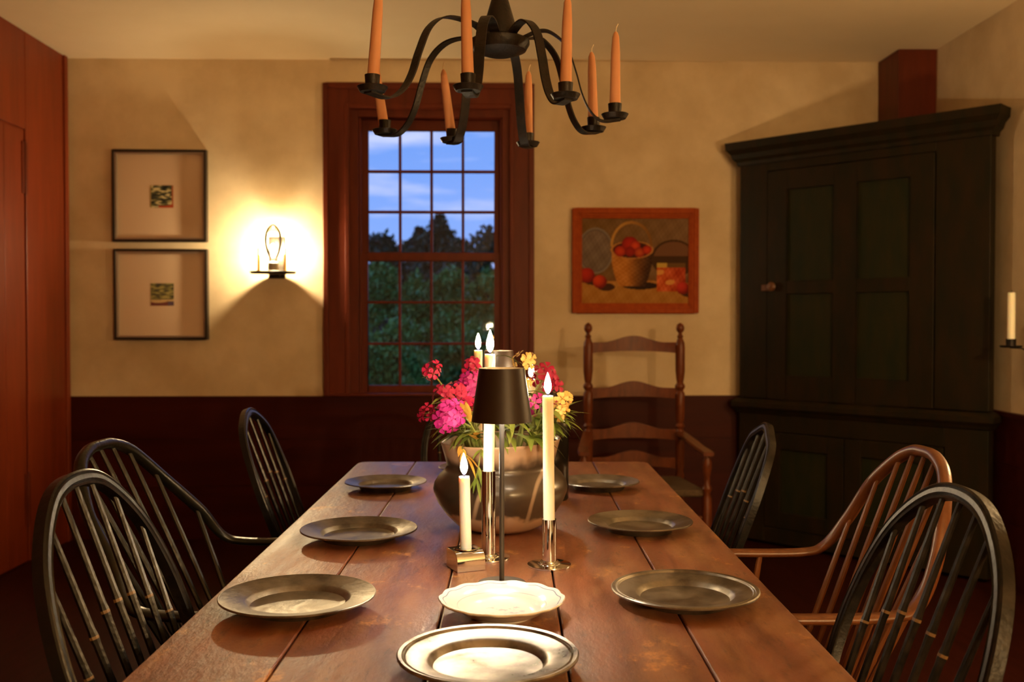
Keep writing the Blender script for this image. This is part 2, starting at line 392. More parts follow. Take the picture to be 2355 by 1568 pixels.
mb = MB(); mb.box((XL-.16, YN-.16, 0), (XR+.16, YN, ZC)); struct(mb.build('wall_near', M['plaster'], smooth=0), 'cream plaster wall behind the camera', 'wall')

# wainscot boards and their cap
mb = MB(); zs = [0, .30, .56, RAIL-.02]
for a, b in zip(zs, zs[1:]): mb.box((XL, YB-.02, a+.0006), (XR, YB, b-.0006))
mb.box((XL, YB-.028, RAIL-.02), (XR, YB, RAIL))
struct(mb.build('trim_1', M['wains'], smooth=0), 'dark red board wainscot under the back wall window', 'wainscot')
mb = MB()
for a, b in zip(zs, zs[1:]): mb.box((XR-.02, YN, a+.0006), (XR, YB-.03, b-.0006))
mb.box((XR-.028, YN, RAIL-.02), (XR, YB-.03, RAIL))
struct(mb.build('trim_2', M['wains'], smooth=0), 'dark red board wainscot along the right wall', 'wainscot')
# boards of the left wall: a corner board and frame boards either side of the door
mb = MB(); dR = PX(53, 500, XL).y; dT = PX(53, 303, XL).z
mb.box((XL, YB-.07, 0), (XL+.022, YB-.03, ZC)); 
mb.box((XL, dR+.012, 0), (XL+.012, YB-.075, ZC)); mb.box((XL, dR-1.05, dT+.012), (XL+.012, dR+.008, ZC)); mb.box((XL, YN, 0), (XL+.012, dR-1.055, ZC))
struct(mb.build('trim_3', M['red_board'], smooth=0, bevel=.003), 'russet boards framing the door in the left wall', 'wall boards')
d1 = tag(thing('door_1', 'russet board door with black strap hinge in the left wall', 'door', (XL, dR, 0), 0), kind='structure')
mb = MB(); x = -.9
for k in range(5): mb.box((.001, -1.045+k*.208, .01), (.011, -1.045+(k+1)*.208-.004, dT))
mb.build('door_boards', M['red_board'], d1, smooth=0, bevel=.002)
for z in (2.02, .35):
    mb = MB(); mb.box((.011, -.035, z-.16), (.016, -.008, z+.10)); mb.box((.012, -.008, z-.16), (.016, .022, z+.10)); mb.tube([(.017, -.006, z-.17), (.017, -.006, z+.11)], .006, 8)
    mb.build('hinge', M['red_paint'], d1, bevel=.001)
# boxed corner post
mb = MB(); mb.box((2.177, 5.32, 0), (XR, YB, ZC)); struct(mb.build('trim_4', M['red_paint'], smooth=0, bevel=.004), 'dark red boxed corner post above the corner cupboard', 'corner post')

# ------------------------------------------------------------------ window
win = tag(thing('window_1', 'twenty-four pane sash window with russet casing in the back wall', 'window', (0, YB, 0)), kind='structure')
def X(px, Y=YB): return PY(px, 600, Y).x
def Z(py, Y=YB): return PY(986, py, Y).z
ox0, ox1, oz1 = X(746), X(1228), Z(195)
mb = MB(); yc0, yc1 = -.030, 0
mb.box((ox0, yc0, RAIL+.001), (WL+.012, yc1, oz1)); mb.box((WR-.012, yc0, RAIL+.001), (ox1, yc1, oz1)); mb.box((WL+.012, yc0, WT-.012), (WR-.012, yc1, oz1))
# outer back-band and inner bead
mb.box((ox0, yc0-.014, RAIL+.001), (ox0+.028, yc0, oz1)); mb.box((ox1-.028, yc0-.014, RAIL+.001), (ox1, yc0, oz1)); mb.box((ox0+.028, yc0-.014, oz1-.028), (ox1-.028, yc0, oz1))
mb.box((WL-.012, yc0-.008, RAIL+.001), (WL+.012, yc0, WT+.012)); mb.box((WR-.012, yc0-.008, RAIL+.001), (WR+.012, yc0, WT+.012)); mb.box((WL+.012, yc0-.008, WT-.012), (WR-.012, yc0, WT+.012))
mb.build('window_casing', M['red_paint'], win, smooth=0, bevel=.004)
gx0, gx1, gz0, gz1 = X(848, YB+.09), X(1137, YB+.09), Z(885, YB+.07), Z(302, YB+.10)
mb = MB()
mb.box((WL, 0, WB), (gx0-.045, .15, WT)); mb.box((gx1+.045, 0, WB), (WR, .15, WT)); mb.box((gx0-.045, 0, gz1+.06), (gx1+.045, .15, WT))
mb.box((gx0-.045, .02, WB), (gx0-.033, .05, gz1+.06)); mb.box((gx1+.033, .02, WB), (gx1+.045, .05, gz1+.06))
mb.build('window_jamb', M['red_paint'], win, smooth=0, bevel=.003)
mb = MB(); mb.box((ox0+.03, -.055, RAIL+.002), (ox1-.01, .05, RAIL+.016)); mb.build('window_sill', M['red_paint'], win, smooth=0, bevel=.003)
def sash(name, y, za, zb, ztop, zbot):
    mb = MB(); x0, x1 = gx0-.043, gx1+.043; t = .03
    mb.box((x0, y, zbot), (gx0, y+t, ztop)); mb.box((gx1, y, zbot), (x1, y+t, ztop))
    mb.box((gx0, y, zbot), (gx1, y+t, za)); mb.box((gx0, y, zb), (gx1, y+t, ztop))
    w = .0155
    for i in (1, 2, 3):
        xm = gx0 + (gx1-gx0)*i/4; mb.box((xm-w/2, y+.001, za), (xm+w/2, y+t-.002, zb))
    for i in (1, 2):
        zm = za + (zb-za)*i/3; mb.box((gx0, y+.002, zm-w/2), (gx1, y+t-.003, zm+w/2))
    o = mb.build('window_sash', M['red_paint'], win, smooth=0, bevel=.003)
    g = MB(); g.box((gx0-.005, y+.016, za-.005), (gx1+.005, y+.019, zb+.005)); g.build('glass', M['glass'], o, smooth=0)
zr0, zr1 = Z(600, YB+.07), Z(582, YB+.09)
sash('lower', .052, gz0, zr0, zr1, WB)
sash('upper', .086, zr1+.004, gz1, gz1+.06, zr0)

# ------------------------------------------------------------------ outside: lawn and trees
mb = MB(); mb.box((-40, YB+.4, -2.2), (40, 90, -2.0)); struct(mb.build('ground', M['lawn'], smooth=0), 'dark lawn beyond the window', 'ground')
hill = MB(); _n = 60
for _i in range(_n):
    for _x0, _x1 in ((-45+90*_i/_n, -45+90*(_i+1)/_n),):
        _h = lambda x: 4.6 + .9*math.sin(x*.31+1) + .5*math.sin(x*.83) + .35*math.sin(x*2.1)
        hill.add([(_x0, 70, -2.02), (_x1, 70, -2.02), (_x1, 80, _h(_x1)), (_x0, 80, _h(_x0)), (_x0, 92, -2.02), (_x1, 92, -2.02)], [(0, 1, 2, 3), (3, 2, 5, 4)])
struct(hill.build('hills', M['tree_dark'], smooth=80), 'dark wooded hillside beyond the trees', 'hills')
def leaf_cloud(mb, c, r, n, size, rnd, shell=.55):
    for _ in range(n):
        d = Vector((rnd.gauss(0, 1), rnd.gauss(0, 1), rnd.gauss(0, 1))).normalized()*(shell+(1-shell)*rnd.random())
        p = Vector(c) + Vector((d.x*r[0], d.y*r[1], d.z*r[2]))
        a = Vector((rnd.gauss(0, 1), rnd.gauss(0, 1), rnd.gauss(0, 1))).normalized(); b = a.cross(Vector((rnd.random(), rnd.random(), 1))).normalized()
        s = size*(.6+.8*rnd.random())
        mb.add([p-a*s, p+b*s*.5, p+a*s, p-b*s*.5], [(0, 1, 2, 3)])
def tree(px, ptop, D, rx, kind, label, seed):
    rnd = random.Random(seed); top = PD(px, ptop, D)
    o = thing('conifer' if kind == 'conifer' else 'tree', label, 'tree', (top.x, top.y, -2.0), 0, 'trees beyond the window')
    h = top.z + 2.0
    mb = MB(); mb.tube([(0, 0, 0), (.05, 0, h*.5), (0, 0, h*.9)], [.16, .11, .03], 8); mb.build('trunk', M['bark'], o)
    mb = MB()
    if kind == 'conifer':
        for i in range(30):
            q = i/29; z = h*(.20+.80*q); rr = rx*(.05+1.0*(1-q)**.8)
            for k in range(6):
                a = k*2*PI/6 + i*.7 + rnd.random(); L = rr*(.55+.7*rnd.random())
                leaf_cloud(mb, (math.cos(a)*L*.55, math.sin(a)*L*.55, z-.10*L), (L*.5, L*.5, .05+.07*L), 60, .0032*D, rnd, .0)
    else:
        for i in range(34):
            a = rnd.random()*2*PI; q = rnd.random()**.5; zz = .10+.84*rnd.random(); w = math.sin(PI*min(1, .2+zz*.8))*.9+.12
            leaf_cloud(mb, (math.cos(a)*rx*q*w, math.sin(a)*rx*q*w, h*zz), (rx*.30, rx*.30, h*.07), 190 if kind == 'open' else 620, .0034*D if kind == 'open' else .0030*D, rnd, .3)
        leaf_cloud(mb, (0, 0, h*.93), (rx*.22, rx*.22, h*.07), 150, .0034*D, rnd, .2)
    mb.build('foliage', M['tree_dark'] if kind in ('conifer', 'open') else M['tree_leaf'], o, smooth=0)
tree(1012, 498, 52, 4.2, 'conifer', 'dark pointed conifer outlined against the dusk sky in mid window', 1)
tree(964, 527, 63.5, 4.6, 'conifer', 'smaller dark conifer just left of the taller pointed conifer', 2)
tree(882, 528, 30.5, 1.15, 'open', 'dark open tree against the sky at the left window edge', 3)
tree(1122, 512, 34, 1.35, 'open', 'dark open tree against the sky at the right window edge', 4)
tree(930, 572, 38, 1.6, 'open', 'dark broad tree filling the gap under the left skyline', 10)
tree(1065, 550, 42.6, 1.8, 'open', 'dark round treetop between conifer and right-hand tree', 5)
tree(868, 600, 18, 1.0, 'bush', 'green leafy tree behind the left column of lower panes', 6)
tree(955, 622, 24.1, 1.2, 'bush', 'green leafy tree behind the second column of lower panes', 7)
tree(1032, 606, 21, 1.1, 'bush', 'green leafy tree behind the third column of lower panes', 8)
tree(1120, 612, 27.3, 1.2, 'bush', 'green leafy tree behind the right column of lower panes', 9)
tree(905, 725, 11.4, .8, 'bush', 'low green shrub close outside the lowest left panes', 11)
tree(1075, 735, 14.5, .95, 'bush', 'low green shrub close outside the lowest right panes', 13)

# ------------------------------------------------------------------ things on the back wall
def canvas(name, w, h, nx, nz, fn, mat, parent, y):
    me = bpy.data.meshes.new(name)
    vs = [((i/nx-.5)*w, y, (j/nz-.5)*h) for j in range(nz+1) for i in range(nx+1)]
    fs = [(j*(nx+1)+i, j*(nx+1)+i+1, (j+1)*(nx+1)+i+1, (j+1)*(nx+1)+i) for j in range(nz) for i in range(nx)]
    me.from_pydata(vs, [], fs); me.materials.append(mat)
    at = me.color_attributes.new('Col', 'FLOAT_COLOR', 'POINT')
    for j in range(nz+1):
        for i in range(nx+1): at.data[j*(nx+1)+i].color = (*s2l(*fn(i/nx, 1-j/nz)), 1)
    o = bpy.data.objects.new(name, me); col.objects.link(o); o.parent = parent; return o
def frame_mesh(mb, w, h, t, y0, y1, mi=0):       # mitred rectangle, outer w x h, bar t
    for sx in (-1, 1): mb.box((sx*w/2 if sx < 0 else w/2-t, y0, -h/2), (-w/2+t if sx < 0 else w/2, y1, h/2), mi)
    mb.box((-w/2+t, y0, h/2-t), (w/2-t, y1, h/2), mi); mb.box((-w/2+t, y0, -h/2), (w/2-t, y1, -h/2+t), mi)
YW = YB - .001
def nse(x, y, s): return math.sin(x*12.9*s+y*7.1)*math.cos(y*9.7*s-x*3.3)
_rg = random.Random(5); GRID = [[_rg.random() for _ in range(9)] for _ in range(40)]
def strokes(u, v, rows, ph):
    y = v*rows + .35*math.sin(u*5+ph); r = int(y) % 40; x = u*5+ph+GRID[r][8]*3; i = int(x) % 8; t = x-int(x); t = t*t*(3-2*t)
    return GRID[r][i]*(1-t)+GRID[r][(i+1) % 8]*t
def print_a(u, v):
    n = strokes(u, v, 17, 0)
    if v > .84+.07*math.sin(u*4-.6) and u > .35: return (165, 72, 40)
    if u > .92: return (160, 95, 62)
    if u < .05: return (150, 124, 70)
    n += .25*strokes(u, v, 31, 2)-.12
    for lim, c in ((.22, (34, 36, 32)), (.42, (60, 62, 52)), (.58, (92, 92, 62)), (.72, (140, 130, 88)), (2, (200, 186, 140))):
        if n < lim + (.12 if v < .3 else 0): return c
def print_b(u, v):
    n = strokes(u, v, 21, 1.5)
    if v > .84 + .04*math.sin(u*5): return (112, 62, 58) if u < .75 else (92, 74, 90)
    if v > .73: return (196, 164, 116) if n > .4 else (164, 140, 90)
    for lim, c in ((.25, (66, 62, 52)), (.5, (100, 94, 62)), (.75, (132, 124, 72)), (2, (160, 148, 90))):
        if n < lim + .2*(.5-v): return c
    return (132, 124, 72)
def wall_print(px0, px1, py0, py1, ppx, ppy, fn, label):
    a, b = PY(px0, py1, YW-.02), PY(px1, py0, YW-.02); w, h = b.x-a.x, b.z-a.z
    o = thing('framed_print', label, 'picture', ((a.x+b.x)/2, YW, (a.z+b.z)/2), 0, 'framed prints left of the window')
    mb = MB(); frame_mesh(mb, w, h, .014, -.036, 0); f = mb.build('frame', M['frame_black'], o, smooth=0, bevel=.002)
    mb = MB(); frame_mesh(mb, w-.028, h-.028, .009, -.030, -.004); mb.build('fillet', M['silver_edge'], f, smooth=0)
    mb = MB(); mb.box((-w/2+.014, -.012, -h/2+.014), (w/2-.014, -.003, h/2-.014)); mb.build('mat_board', M['mat'], o, smooth=0)
    c = PY(ppx, ppy, YW-.014)
    p = canvas('print', .128, .124, 60, 60, fn, M['printed'], o, -.0128); p.location = (c.x-o.location.x, 0, c.z-o.location.z)
wall_print(260, 476, 345, 556, 372, 452, print_a, 'upper framed print with small dark abstract square on cream mat')
wall_print(264, 478, 573, 781, 373, 677, print_b, 'lower framed print with small olive striped square on cream mat')

def ellf(u, v, cx, cy, rx, ry): return ((u-cx)/rx)**2 + ((v-cy)/ry)**2
def mixc(a, b, t): t = max(0, min(1, t)); return tuple(a[i]+(b[i]-a[i])*t for i in range(3))
def still_life(u, v):
    g = 7*nse(u, v, 3)+5*nse(u*3, v*2, 4)
    c = mixc((112, 80, 38), (122, 92, 62), u); c = tuple(x+g for x in c)
    if v > .76-.03*math.sin(u*3): c = mixc((176, 122, 50), (158, 104, 38), v*2-1.4); c = tuple(x+g for x in c)
    elif v > .66: c = mixc(c, (110, 66, 30), (v-.66)*8)
    # grey plate leaning at the left
    e = ellf(u, v, .13, .38, .165, .27)
    if e < 1: c = (128, 116, 104) if e > .86 else ((104, 88, 78) if e > .72 else tuple(x+g*1.3 for x in mixc((126, 104, 90), (96, 84, 70), v)))
    # dark bowl at the right
    e = ellf(u, v, .86, .47, .21, .22)
    if e < 1: c = (66, 40, 18) if e > .8 or v > .44 else (112, 74, 48)
    # basket shadow, basket, rim, handle
    if ellf(u, v, .55, .79, .17, .045) < 1: c = (44, 22, 14)
    if .28 < u < .66 and .40 < v < .80:
        t = (v-.40)/.40; l, r = .275+.075*t*t, .665-.075*t*t
        if l < u < r:
            q = (u-l)/(r-l); c = mixc((186, 118, 44), (62, 34, 16), (q-.35)*1.7)
            k = 10*math.sin(v*130)*math.sin(u*110); c = tuple(x+k+g for x in c)
            if v > .78-.05*(1-(2*q-1)**2)+.03: pass
    e = ellf(u, v, .47, .37, .20, .105)
    if e < 1 and v > .25: c = (186, 126, 60) if e > .80 else (66, 24, 14)
    for cx, cy, rr, cc in ((.36, .385, .055, (206, 62, 22)), (.45, .30, .075, (180, 34, 16)), (.50, .32, .05, (214, 70, 30)), (.54, .40, .05, (196, 80, 34)), (.61, .37, .045, (206, 56, 20)), (.45, .39, .05, (150, 28, 14))):
        e = ellf(u, v, cx, cy, rr, rr*1.15)
        if e < 1 and ellf(u, v, .47, .33, .19, .16) < 1: c = mixc(cc, (120, 18, 10), e*.8)
    ea = ellf(u, v, .465, .33, .195, .295); 
    if .80 < ea < 1.02 and v < .33: c = mixc((190, 138, 62), (112, 70, 30), (u-.35)*2.6)
    # jar of preserves
    if .70 < u < .97 and .52 < v < .86:
        c = mixc((205, 92, 34), (176, 62, 24), (u-.7)*4); c = tuple(x+5*g*.6 for x in c)
        if nse(u*.7+.3, v*1.3, 2.3) > .62: c = (222, 150, 70)
        if v < .58 and u < .80: c = (196, 160, 66)
        elif v < .58: c = (106, 74, 34)
    for cx, cy, r, cc in ((.05, .67, .085, (180, 36, 16)), (.17, .745, .075, (206, 62, 22)), (.945, .82, .07, (200, 50, 34))):
        if ellf(u, v, cx+.06, cy+.06, r*1.1, r*.6) < 1 and ellf(u, v, cx, cy, r*.86, r*1.05) >= 1: c = (62, 32, 14)
        e = ellf(u, v, cx, cy, r*.86, r*1.05)
        if e < 1: c = mixc(cc, (116, 20, 10), ellf(u, v, cx-.02, cy-.03, r, r*1.2)*.8)
    return tuple(max(0, min(255, x*.93)) for x in c)
a, b = PY(1316, 720, YW-.03), PY(1608, 479, YW-.03); w, h = b.x-a.x, b.z-a.z
o = thing('framed_painting', 'still life painting of fruit basket in wide reddish wooden frame', 'painting', ((a.x+b.x)/2, YW, (a.z+b.z)/2))
mb = MB(); frame_mesh(mb, w, h, .030, -.034, 0); frame_mesh(mb, w-.052, h-.052, .018, -.026, -.003); frame_mesh(mb, w-.084, h-.084, .014, -.019, -.003)
mb.build('frame', M['frame_wood'], o, smooth=0, bevel=.004)
canvas('canvas', w-.108, h-.108, 180, 150, still_life, M['painted'], o, -.010)

# wall sconce with a bright silver-bowl bulb
sp = PY(627, 626, YB-.115)
s = thing('wall_sconce', 'lit sconce with silver tipped bulb on tray left of window', 'wall lamp', (sp.x, YB, sp.z))
def on(o, m): return m.build
mb = MB(); mb.lathe([(.001, -.008), (.12, -.008), (.128, .004), (.124, .006), (.118, -.002), (.001, -.002)], 40, T=Matrix.Diagonal((1, .72, 1, 1)), c=(0, -.105, 0)); mb.build('tray', M['iron'], s)
mb = MB(); mb.box((-.045, -.010, -.03), (.045, -.001, .20)); mb.box((-.02, -.03, -.02), (.02, -.008, -.006)); mb.build('back_plate', M['iron'], s, smooth=0, bevel=.003)
for sx in (-.078, .066):
    mb = MB(); mb.lathe([(.001, 0), (.016, 0), (.016, .006), (.009, .010), (.008, .136), (.001, .136)], 16, c=(sx, -.105, -.003)); mb.build('rod', M['brass'], s)
mb = MB(); mb.lathe([(.001, -.002), (.029, -.002), (.029, .052), (.022, .058), (.001, .058)], 20, c=(0, -.10, 0)); mb.build('socket', M['socket'], s)
bz = .058
mb = MB(); mb.lathe([(.018, bz), (.022, bz+.02), (.036, bz+.05), (.046, bz+.090), (.048, bz+.118), (.0465, bz+.140), (.042, bz+.162)], 28, c=(0, -.10, 0)); bl = mb.build('bulb', M['bulb_glass'], s)
mb = MB(); mb.lathe([(.042, bz+.162), (.036, bz+.178), (.026, bz+.192), (.013, bz+.204), (.001, bz+.208)], 28, c=(0, -.10, 0)); mb.build('silvered_cap', M['silver_cap'], bl)
mb = MB(); mb.ell((0, -.10, bz+.072), (.015, .015, .026), 12, 8); mb.build('filament', M['filament'], bl)

# candle bracket on the right wall
c0 = PX(2325, 797, XR-.10)
s = thing('candle_bracket', 'black iron candle bracket on the right wall beside the cupboard', 'candle holder', (XR, c0.y, c0.z))
mb = MB(); mb.lathe([(.001, -.004), (.042, -.004), (.048, .004), (.045, .005), (.038, 0), (.001, 0)], 28, c=(-.10, 0, .0)); mb.build('drip_tray', M['iron'], s)
mb = MB(); mb.lathe([(.020, 0), (.021, .034), (.0185, .034), (.0175, .002)], 20, c=(-.10, 0, 0)); mb.build('cup', M['iron'], s)
mb = MB(); mb.sweep(spline([(-.10, 0, -.006), (-.04, 0, -.012), (-.014, 0, -.05), (-.008, 0, -.10)], 6), [(-.01, -.002), (.01, -.002), (.01, .002), (-.01, .002)], side=(0, 1, 0)); mb.build('arm', M['iron'], s)
mb = MB(); mb.box((-.008, -.035, -.16), (-.001, .035, .10)); mb.build('back_plate', M['iron'], s, smooth=0, bevel=.003)
s = thing('candle', 'unlit white candle in the bracket on the right wall', 'candle', (XR-.10, c0.y, c0.z+.002))
mb = MB(); mb.lathe([(.001, 0), (.0165, 0), (.0162, .232), (.014, .236), (.001, .236)], 20); mb.build('wax', M['wax'], s)
mb = MB(); mb.tube([(0, 0, .235), (.001, 0, .247)], .0012, 6); mb.build('wick', M['wick'], s)

# ------------------------------------------------------------------ corner cupboard
q0, q1 = W(1.272, 5.538), W(2.21, 4.60); fd = (q1-q0); LEN = fd.length; ang = math.atan2(fd.y, fd.x)
cup = thing('corner_cupboard', 'tall black-green corner cupboard with panelled door in the right corner', 'cupboard', q0, ang)
Minv = Matrix.Rotation(-ang, 4, 'Z') @ Matrix.Translation(-q0)
def loc2(x, y): p = Minv @ Vector((x, y, 0)); return (p.x, p.y)
e1 = XR-.045; 
poly = [(0, .012), (LEN, .012), (LEN, .05), loc2(e1, q1.y+.16), loc2(e1, 5.30), loc2(2.16, 5.30), loc2(2.16, YB-.035), loc2(q0.x+.16, YB-.035), (0, .05)]
ZT = 2.125
mb = MB(); mb.prism(poly, .02, ZT); mb.build('body', M['cup_green'], cup, smooth=0)
tA, tB = .174, 1.071
mb = MB(); mb.box((0, -.012, .80), (tA-.004, .012, ZT)); mb.box((tB+.004, -.012, .80), (LEN, .012, ZT)); mb.box((tA-.004, -.012, 2.03), (tB+.004, .012, ZT))
mb.box((0, -.012, .02), (.16, .012, .72)); mb.box((LEN-.2, -.012, .02), (LEN, .012, .72)); mb.box((.16, -.012, .62), (LEN-.2, .012, .72)); mb.box((.16, -.012, .02), (LEN-.2, .012, .10))
mb.build('face_frame', M['cup_green'], cup, smooth=0, bevel=.003)
def moulding(name, z0, prof):       # prof: (projection, height) closed, swept along the face with returns
    mb = MB(); pr = [(p, q) for p, q in prof]
    L0, L1 = [], []
    for p, q in pr: L0.append((-p, -p-.012, z0+q)); L1.append((LEN+p, -p-.012, z0+q))
    B0 = [(-p, .10, z0+q) for p, q in pr]; B1 = [(LEN+p, .06, z0+q) for p, q in pr]
    k = len(pr); vs = B0+L0+L1+B1; fs = []
    for s_ in range(3):
        for j in range(k): fs.append([s_*k+j, s_*k+(j+1) % k, (s_+1)*k+(j+1) % k, (s_+1)*k+j])
    fs += [list(range(k)), [3*k+j for j in range(k)][::-1]]
    mb.add(vs, fs); return mb.build(name, M['cup_green'], cup, smooth=0)
moulding('cornice', ZT-.05, [(-.005, 0), (.012, 0), (.016, .02), (.03, .035), (.038, .06), (.058, .085), (.062, .125), (-.005, .125)])
moulding('waist_moulding', .715, [(-.02, 0), (.008, 0), (.020, .02), (.034, .035), (.034, .06), (.012, .078), (-.02, .085)])
def panel_door(name, x0, x1, z0, z1, px, pz, yb=-.018):
    mb = MB(); xs = [x0]+[v for p in px for v in p]+[x1]; zz = [z0]+[v for p in pz for v in p]+[z1]
    for i in range(0, len(xs), 2): mb.box((xs[i], yb, z0), (xs[i+1], .010, z1))
    for p in px:
        for i in range(0, len(zz), 2): mb.box((p[0], yb, zz[i]), (p[1], .010, zz[i+1]))
    d = mb.build(name, M['cup_green'], cup, smooth=0, bevel=.003)
    for p in px:
        for q in pz:
            mb = MB(); mb.box((p[0]-.002, yb+.014, q[0]-.002), (p[1]+.002, .009, q[1]+.002)); mb.build('panel', M['cup_panel'], d, smooth=0)
    return d
d = panel_door('door', tA, tB, .80, 2.026, [(.29, .558), (.682, .955)], [(.93, 1.364), (1.434, 1.92)])
mb = MB(); mb.lathe([(.001, 0), (.010, 0), (.010, .014), (.022, .020), (.026, .030), (.018, .040), (.001, .042)], 20, T=Matrix.Rotation(PI/2, 4, 'X')); mb.build('knob', M['knobwood'], d, loc=(.215, -.017, 1.405))
mb = MB(); mb.box((-.05, -.012, -.018), (.02, -.003, .018)); mb.build('latch', M['knobwood'], d, loc=(.19, -.012, 1.40), smooth=0, bevel=.004)
for x0, x1 in ((.165, .618), (.622, LEN-.205)):
    panel_door('lower_door', x0, x1, .105, .615, [(x0+.09, x1-.09)], [(.19, .53)])

# ------------------------------------------------------------------ table (axis turned with the camera by the room's yaw)
TZ = .76
tb = thing('dining_table', 'long red-brown plank dining table set with pewter plates', 'table', W(0, 2.05, 0), -YAW)
TX0, TX1, TY0, TY1 = -.499, .441, -1.20, 1.20
seams = [TX0, -.315, -.111, .074, .262, TX1]
mb = MB()
for i, (a, b) in enumerate(zip(seams, seams[1:])):
    g = .0016
    if i == 0: poly = [(a, TY0), (b-g, TY0), (b-g, TY1), (a+.03, TY1), (a+.008, TY1-.012), (a, TY1-.035)]
    elif i == 4: poly = [(a+g, TY0), (b, TY0), (b, TY1-.03), (b-.01, TY1-.008), (b-.03, TY1), (a+g, TY1)]
    else: poly = [(a+g, TY0), (b-g, TY0), (b-g, TY1), (a+g, TY1)]
    mb.prism(poly, TZ-.030, TZ)
mb.build('tabletop', M['table'], tb, smooth=0, bevel=.0025)
mb = MB()
for x in (TX0+.09, TX1-.09-.022): mb.box((x, TY0+.12, .62), (x+.022, TY1-.12, TZ-.031))
for y in (TY0+.12, TY1-.142): mb.box((TX0+.115, y, .62), (TX1-.115, y+.022, TZ-.031))
mb.build('apron', M['table_under'], tb, smooth=0, bevel=.002)
for x in (TX0+.11, TX1-.11):
    for y in (TY0+.145, TY1-.145):
        mb = MB(); mb.box((x-.032, y-.032, .50), (x+.032, y+.032, TZ-.032)); mb.lathe([(.001, 0), (.022, 0), (.030, .03), (.024, .06), (.034, .25), (.022, .42), (.034, .46), (.030, .505)], 20, c=(x, y, 0))
        mb.build('leg', M['table_under'], tb)

# ------------------------------------------------------------------ plates
def plate(D, rim_groove=True, mat='pewter', h=.022, well=.62):
    r = D/2; q = r*well
    p = [(.0005, .004), (q*.85, .0045), (q*.97, .007), (q*1.05, h*.62), (q*1.10, h*.72)]
    if rim_groove: p += [(r*.90, h*.93), (r*.915, h*1.02), (r*.935, h*.97), (r*.945, h*1.04), (r*.985, h*1.09), (r, h*1.02)]
    else: p += [(r*.95, h*.97), (r*.975, h*1.03), (r*.99, h*1.05), (r, h)]
    p += [(r*.995, h*.90), (q*1.10, h*.58), (q*.98, .0), (q*.80, .0005), (.0005, .001)]
    mb = MB(); mb.lathe(p, 96); return mb, mat
def put_plate(px, py, D, label, groove, mat, h=.022):
    mb, m = plate(D, groove, mat, h); c = PZ(px, py, TZ+h)
    o = mb.build('plate', M[m], smooth=28); o.location = (c.x, c.y, TZ+.0003); o.rotation_euler = (0, 0, random.random()*6)
    tag(o, label, 'plate', 'pewter plates around the table'); return o
put_plate(1122, 1501, .240, 'shiny pewter plate nearest the camera at the table centre', True, 'pewter', .023)
put_plate(685, 1366, .2495, 'pewter plate with plain rim nearest camera on left table side', False, 'pewter_dull')
put_plate(826, 1214, .247, 'middle pewter plate on the left table side', False, 'pewter_dull')
put_plate(887, 1106, .224, 'farthest pewter plate on left side near the table end', False, 'pewter_dull')
put_plate(1575, 1353, .241, 'pewter plate with reeded rim nearest camera on right table side', True, 'pewter_dull')
put_plate(1472, 1196, .230, 'middle pewter plate on the right table side', False, 'pewter_dull')
put_plate(1377, 1105, .222, 'farthest pewter plate on right side beside the dark bottle', False, 'pewter_dull')
put_plate(1085, 1072, .200, 'pewter plate at far table end mostly hidden behind the clay pot', False, 'pewter_dull')

# white scalloped soup bowl
c = W((1154-CX)*1.545/F, 1.545, 0)
def scal(a, r, z):
    k = max(0, (r-.07)/.025); return (r*(1+.011*k*(abs(math.cos(7*a))-.5)*2), z + .0006*k*math.cos(14*a))
mb = MB(); mb.lathe([(.0005, .0065), (.042, .0065), (.056, .0085), (.064, .0135), (.070, .0190), (.083, .0245), (.0945, .0290), (.0972, .0298), (.0980, .0283), (.0965, .0262), (.083, .0215), (.071, .0155), (.062, .0080), (.047, .0028), (.046, 0), (.042, 0), (.0415, .0025), (.0005, .0030)], 140, wob=scal)
o = mb.build('soup_bowl', M['china'], smooth=35); o.location = (c.x, c.y, TZ+.0003)
tag(o, 'white scalloped china bowl with blue rim line in front of the lamp', 'bowl')

# ------------------------------------------------------------------ table lamps
def make_lamp(label, loc):
    o = thing('table_lamp', label, 'lamp', loc, 0, 'black shaded table lamps')
    mb = MB(); mb.lathe([(.0005, 0), (.041, 0), (.042, .002), (.042, .014), (.040, .016), (.0005, .016)], 48); mb.build('base', M['lampmetal'], o)
    mb = MB(); mb.lathe([(.0043, .015), (.0043, .345), (.0005, .345)], 16); mb.build('stem', M['lampmetal'], o)
    mb = MB(); mb.lathe([(.0515, .290), (.0386, .380), (.0377, .380), (.0504, .2902)], 64, mis=[0, 0, 1, 1]); sh = mb.build('shade', [M['shade'], M['shade_in']], o)
    mb = MB(); mb.lathe([(.0005, .373), (.0384, .373), (.0384, .375), (.0005, .375)], 40); mb.build('shade_cap', M['shade_in'], sh)
    mb = MB(); mb.lathe([(.0005, .338), (.026, .338), (.028, .341), (.028, .350), (.0005, .352)], 32, mis=[1, 0, 0, 0]); mb.build('bulb', [M['shade_in'], M['led']], o)
    mb = MB(); mb.lathe([(.004, .3495), (.0395, .353), (.0395, .3535), (.004, .3535)], 24); 
    return o
LAMP_Z = 1.685
lamp1 = make_lamp('black shaded table lamp in front of the clay pot', W((1154-CX)*LAMP_Z/F, LAMP_Z, TZ+.0003))
dup(lamp1, W((1147-CX)*2.68/F, 2.68, TZ+.0003), 0, 'black shaded table lamp behind the clay pot and flowers')

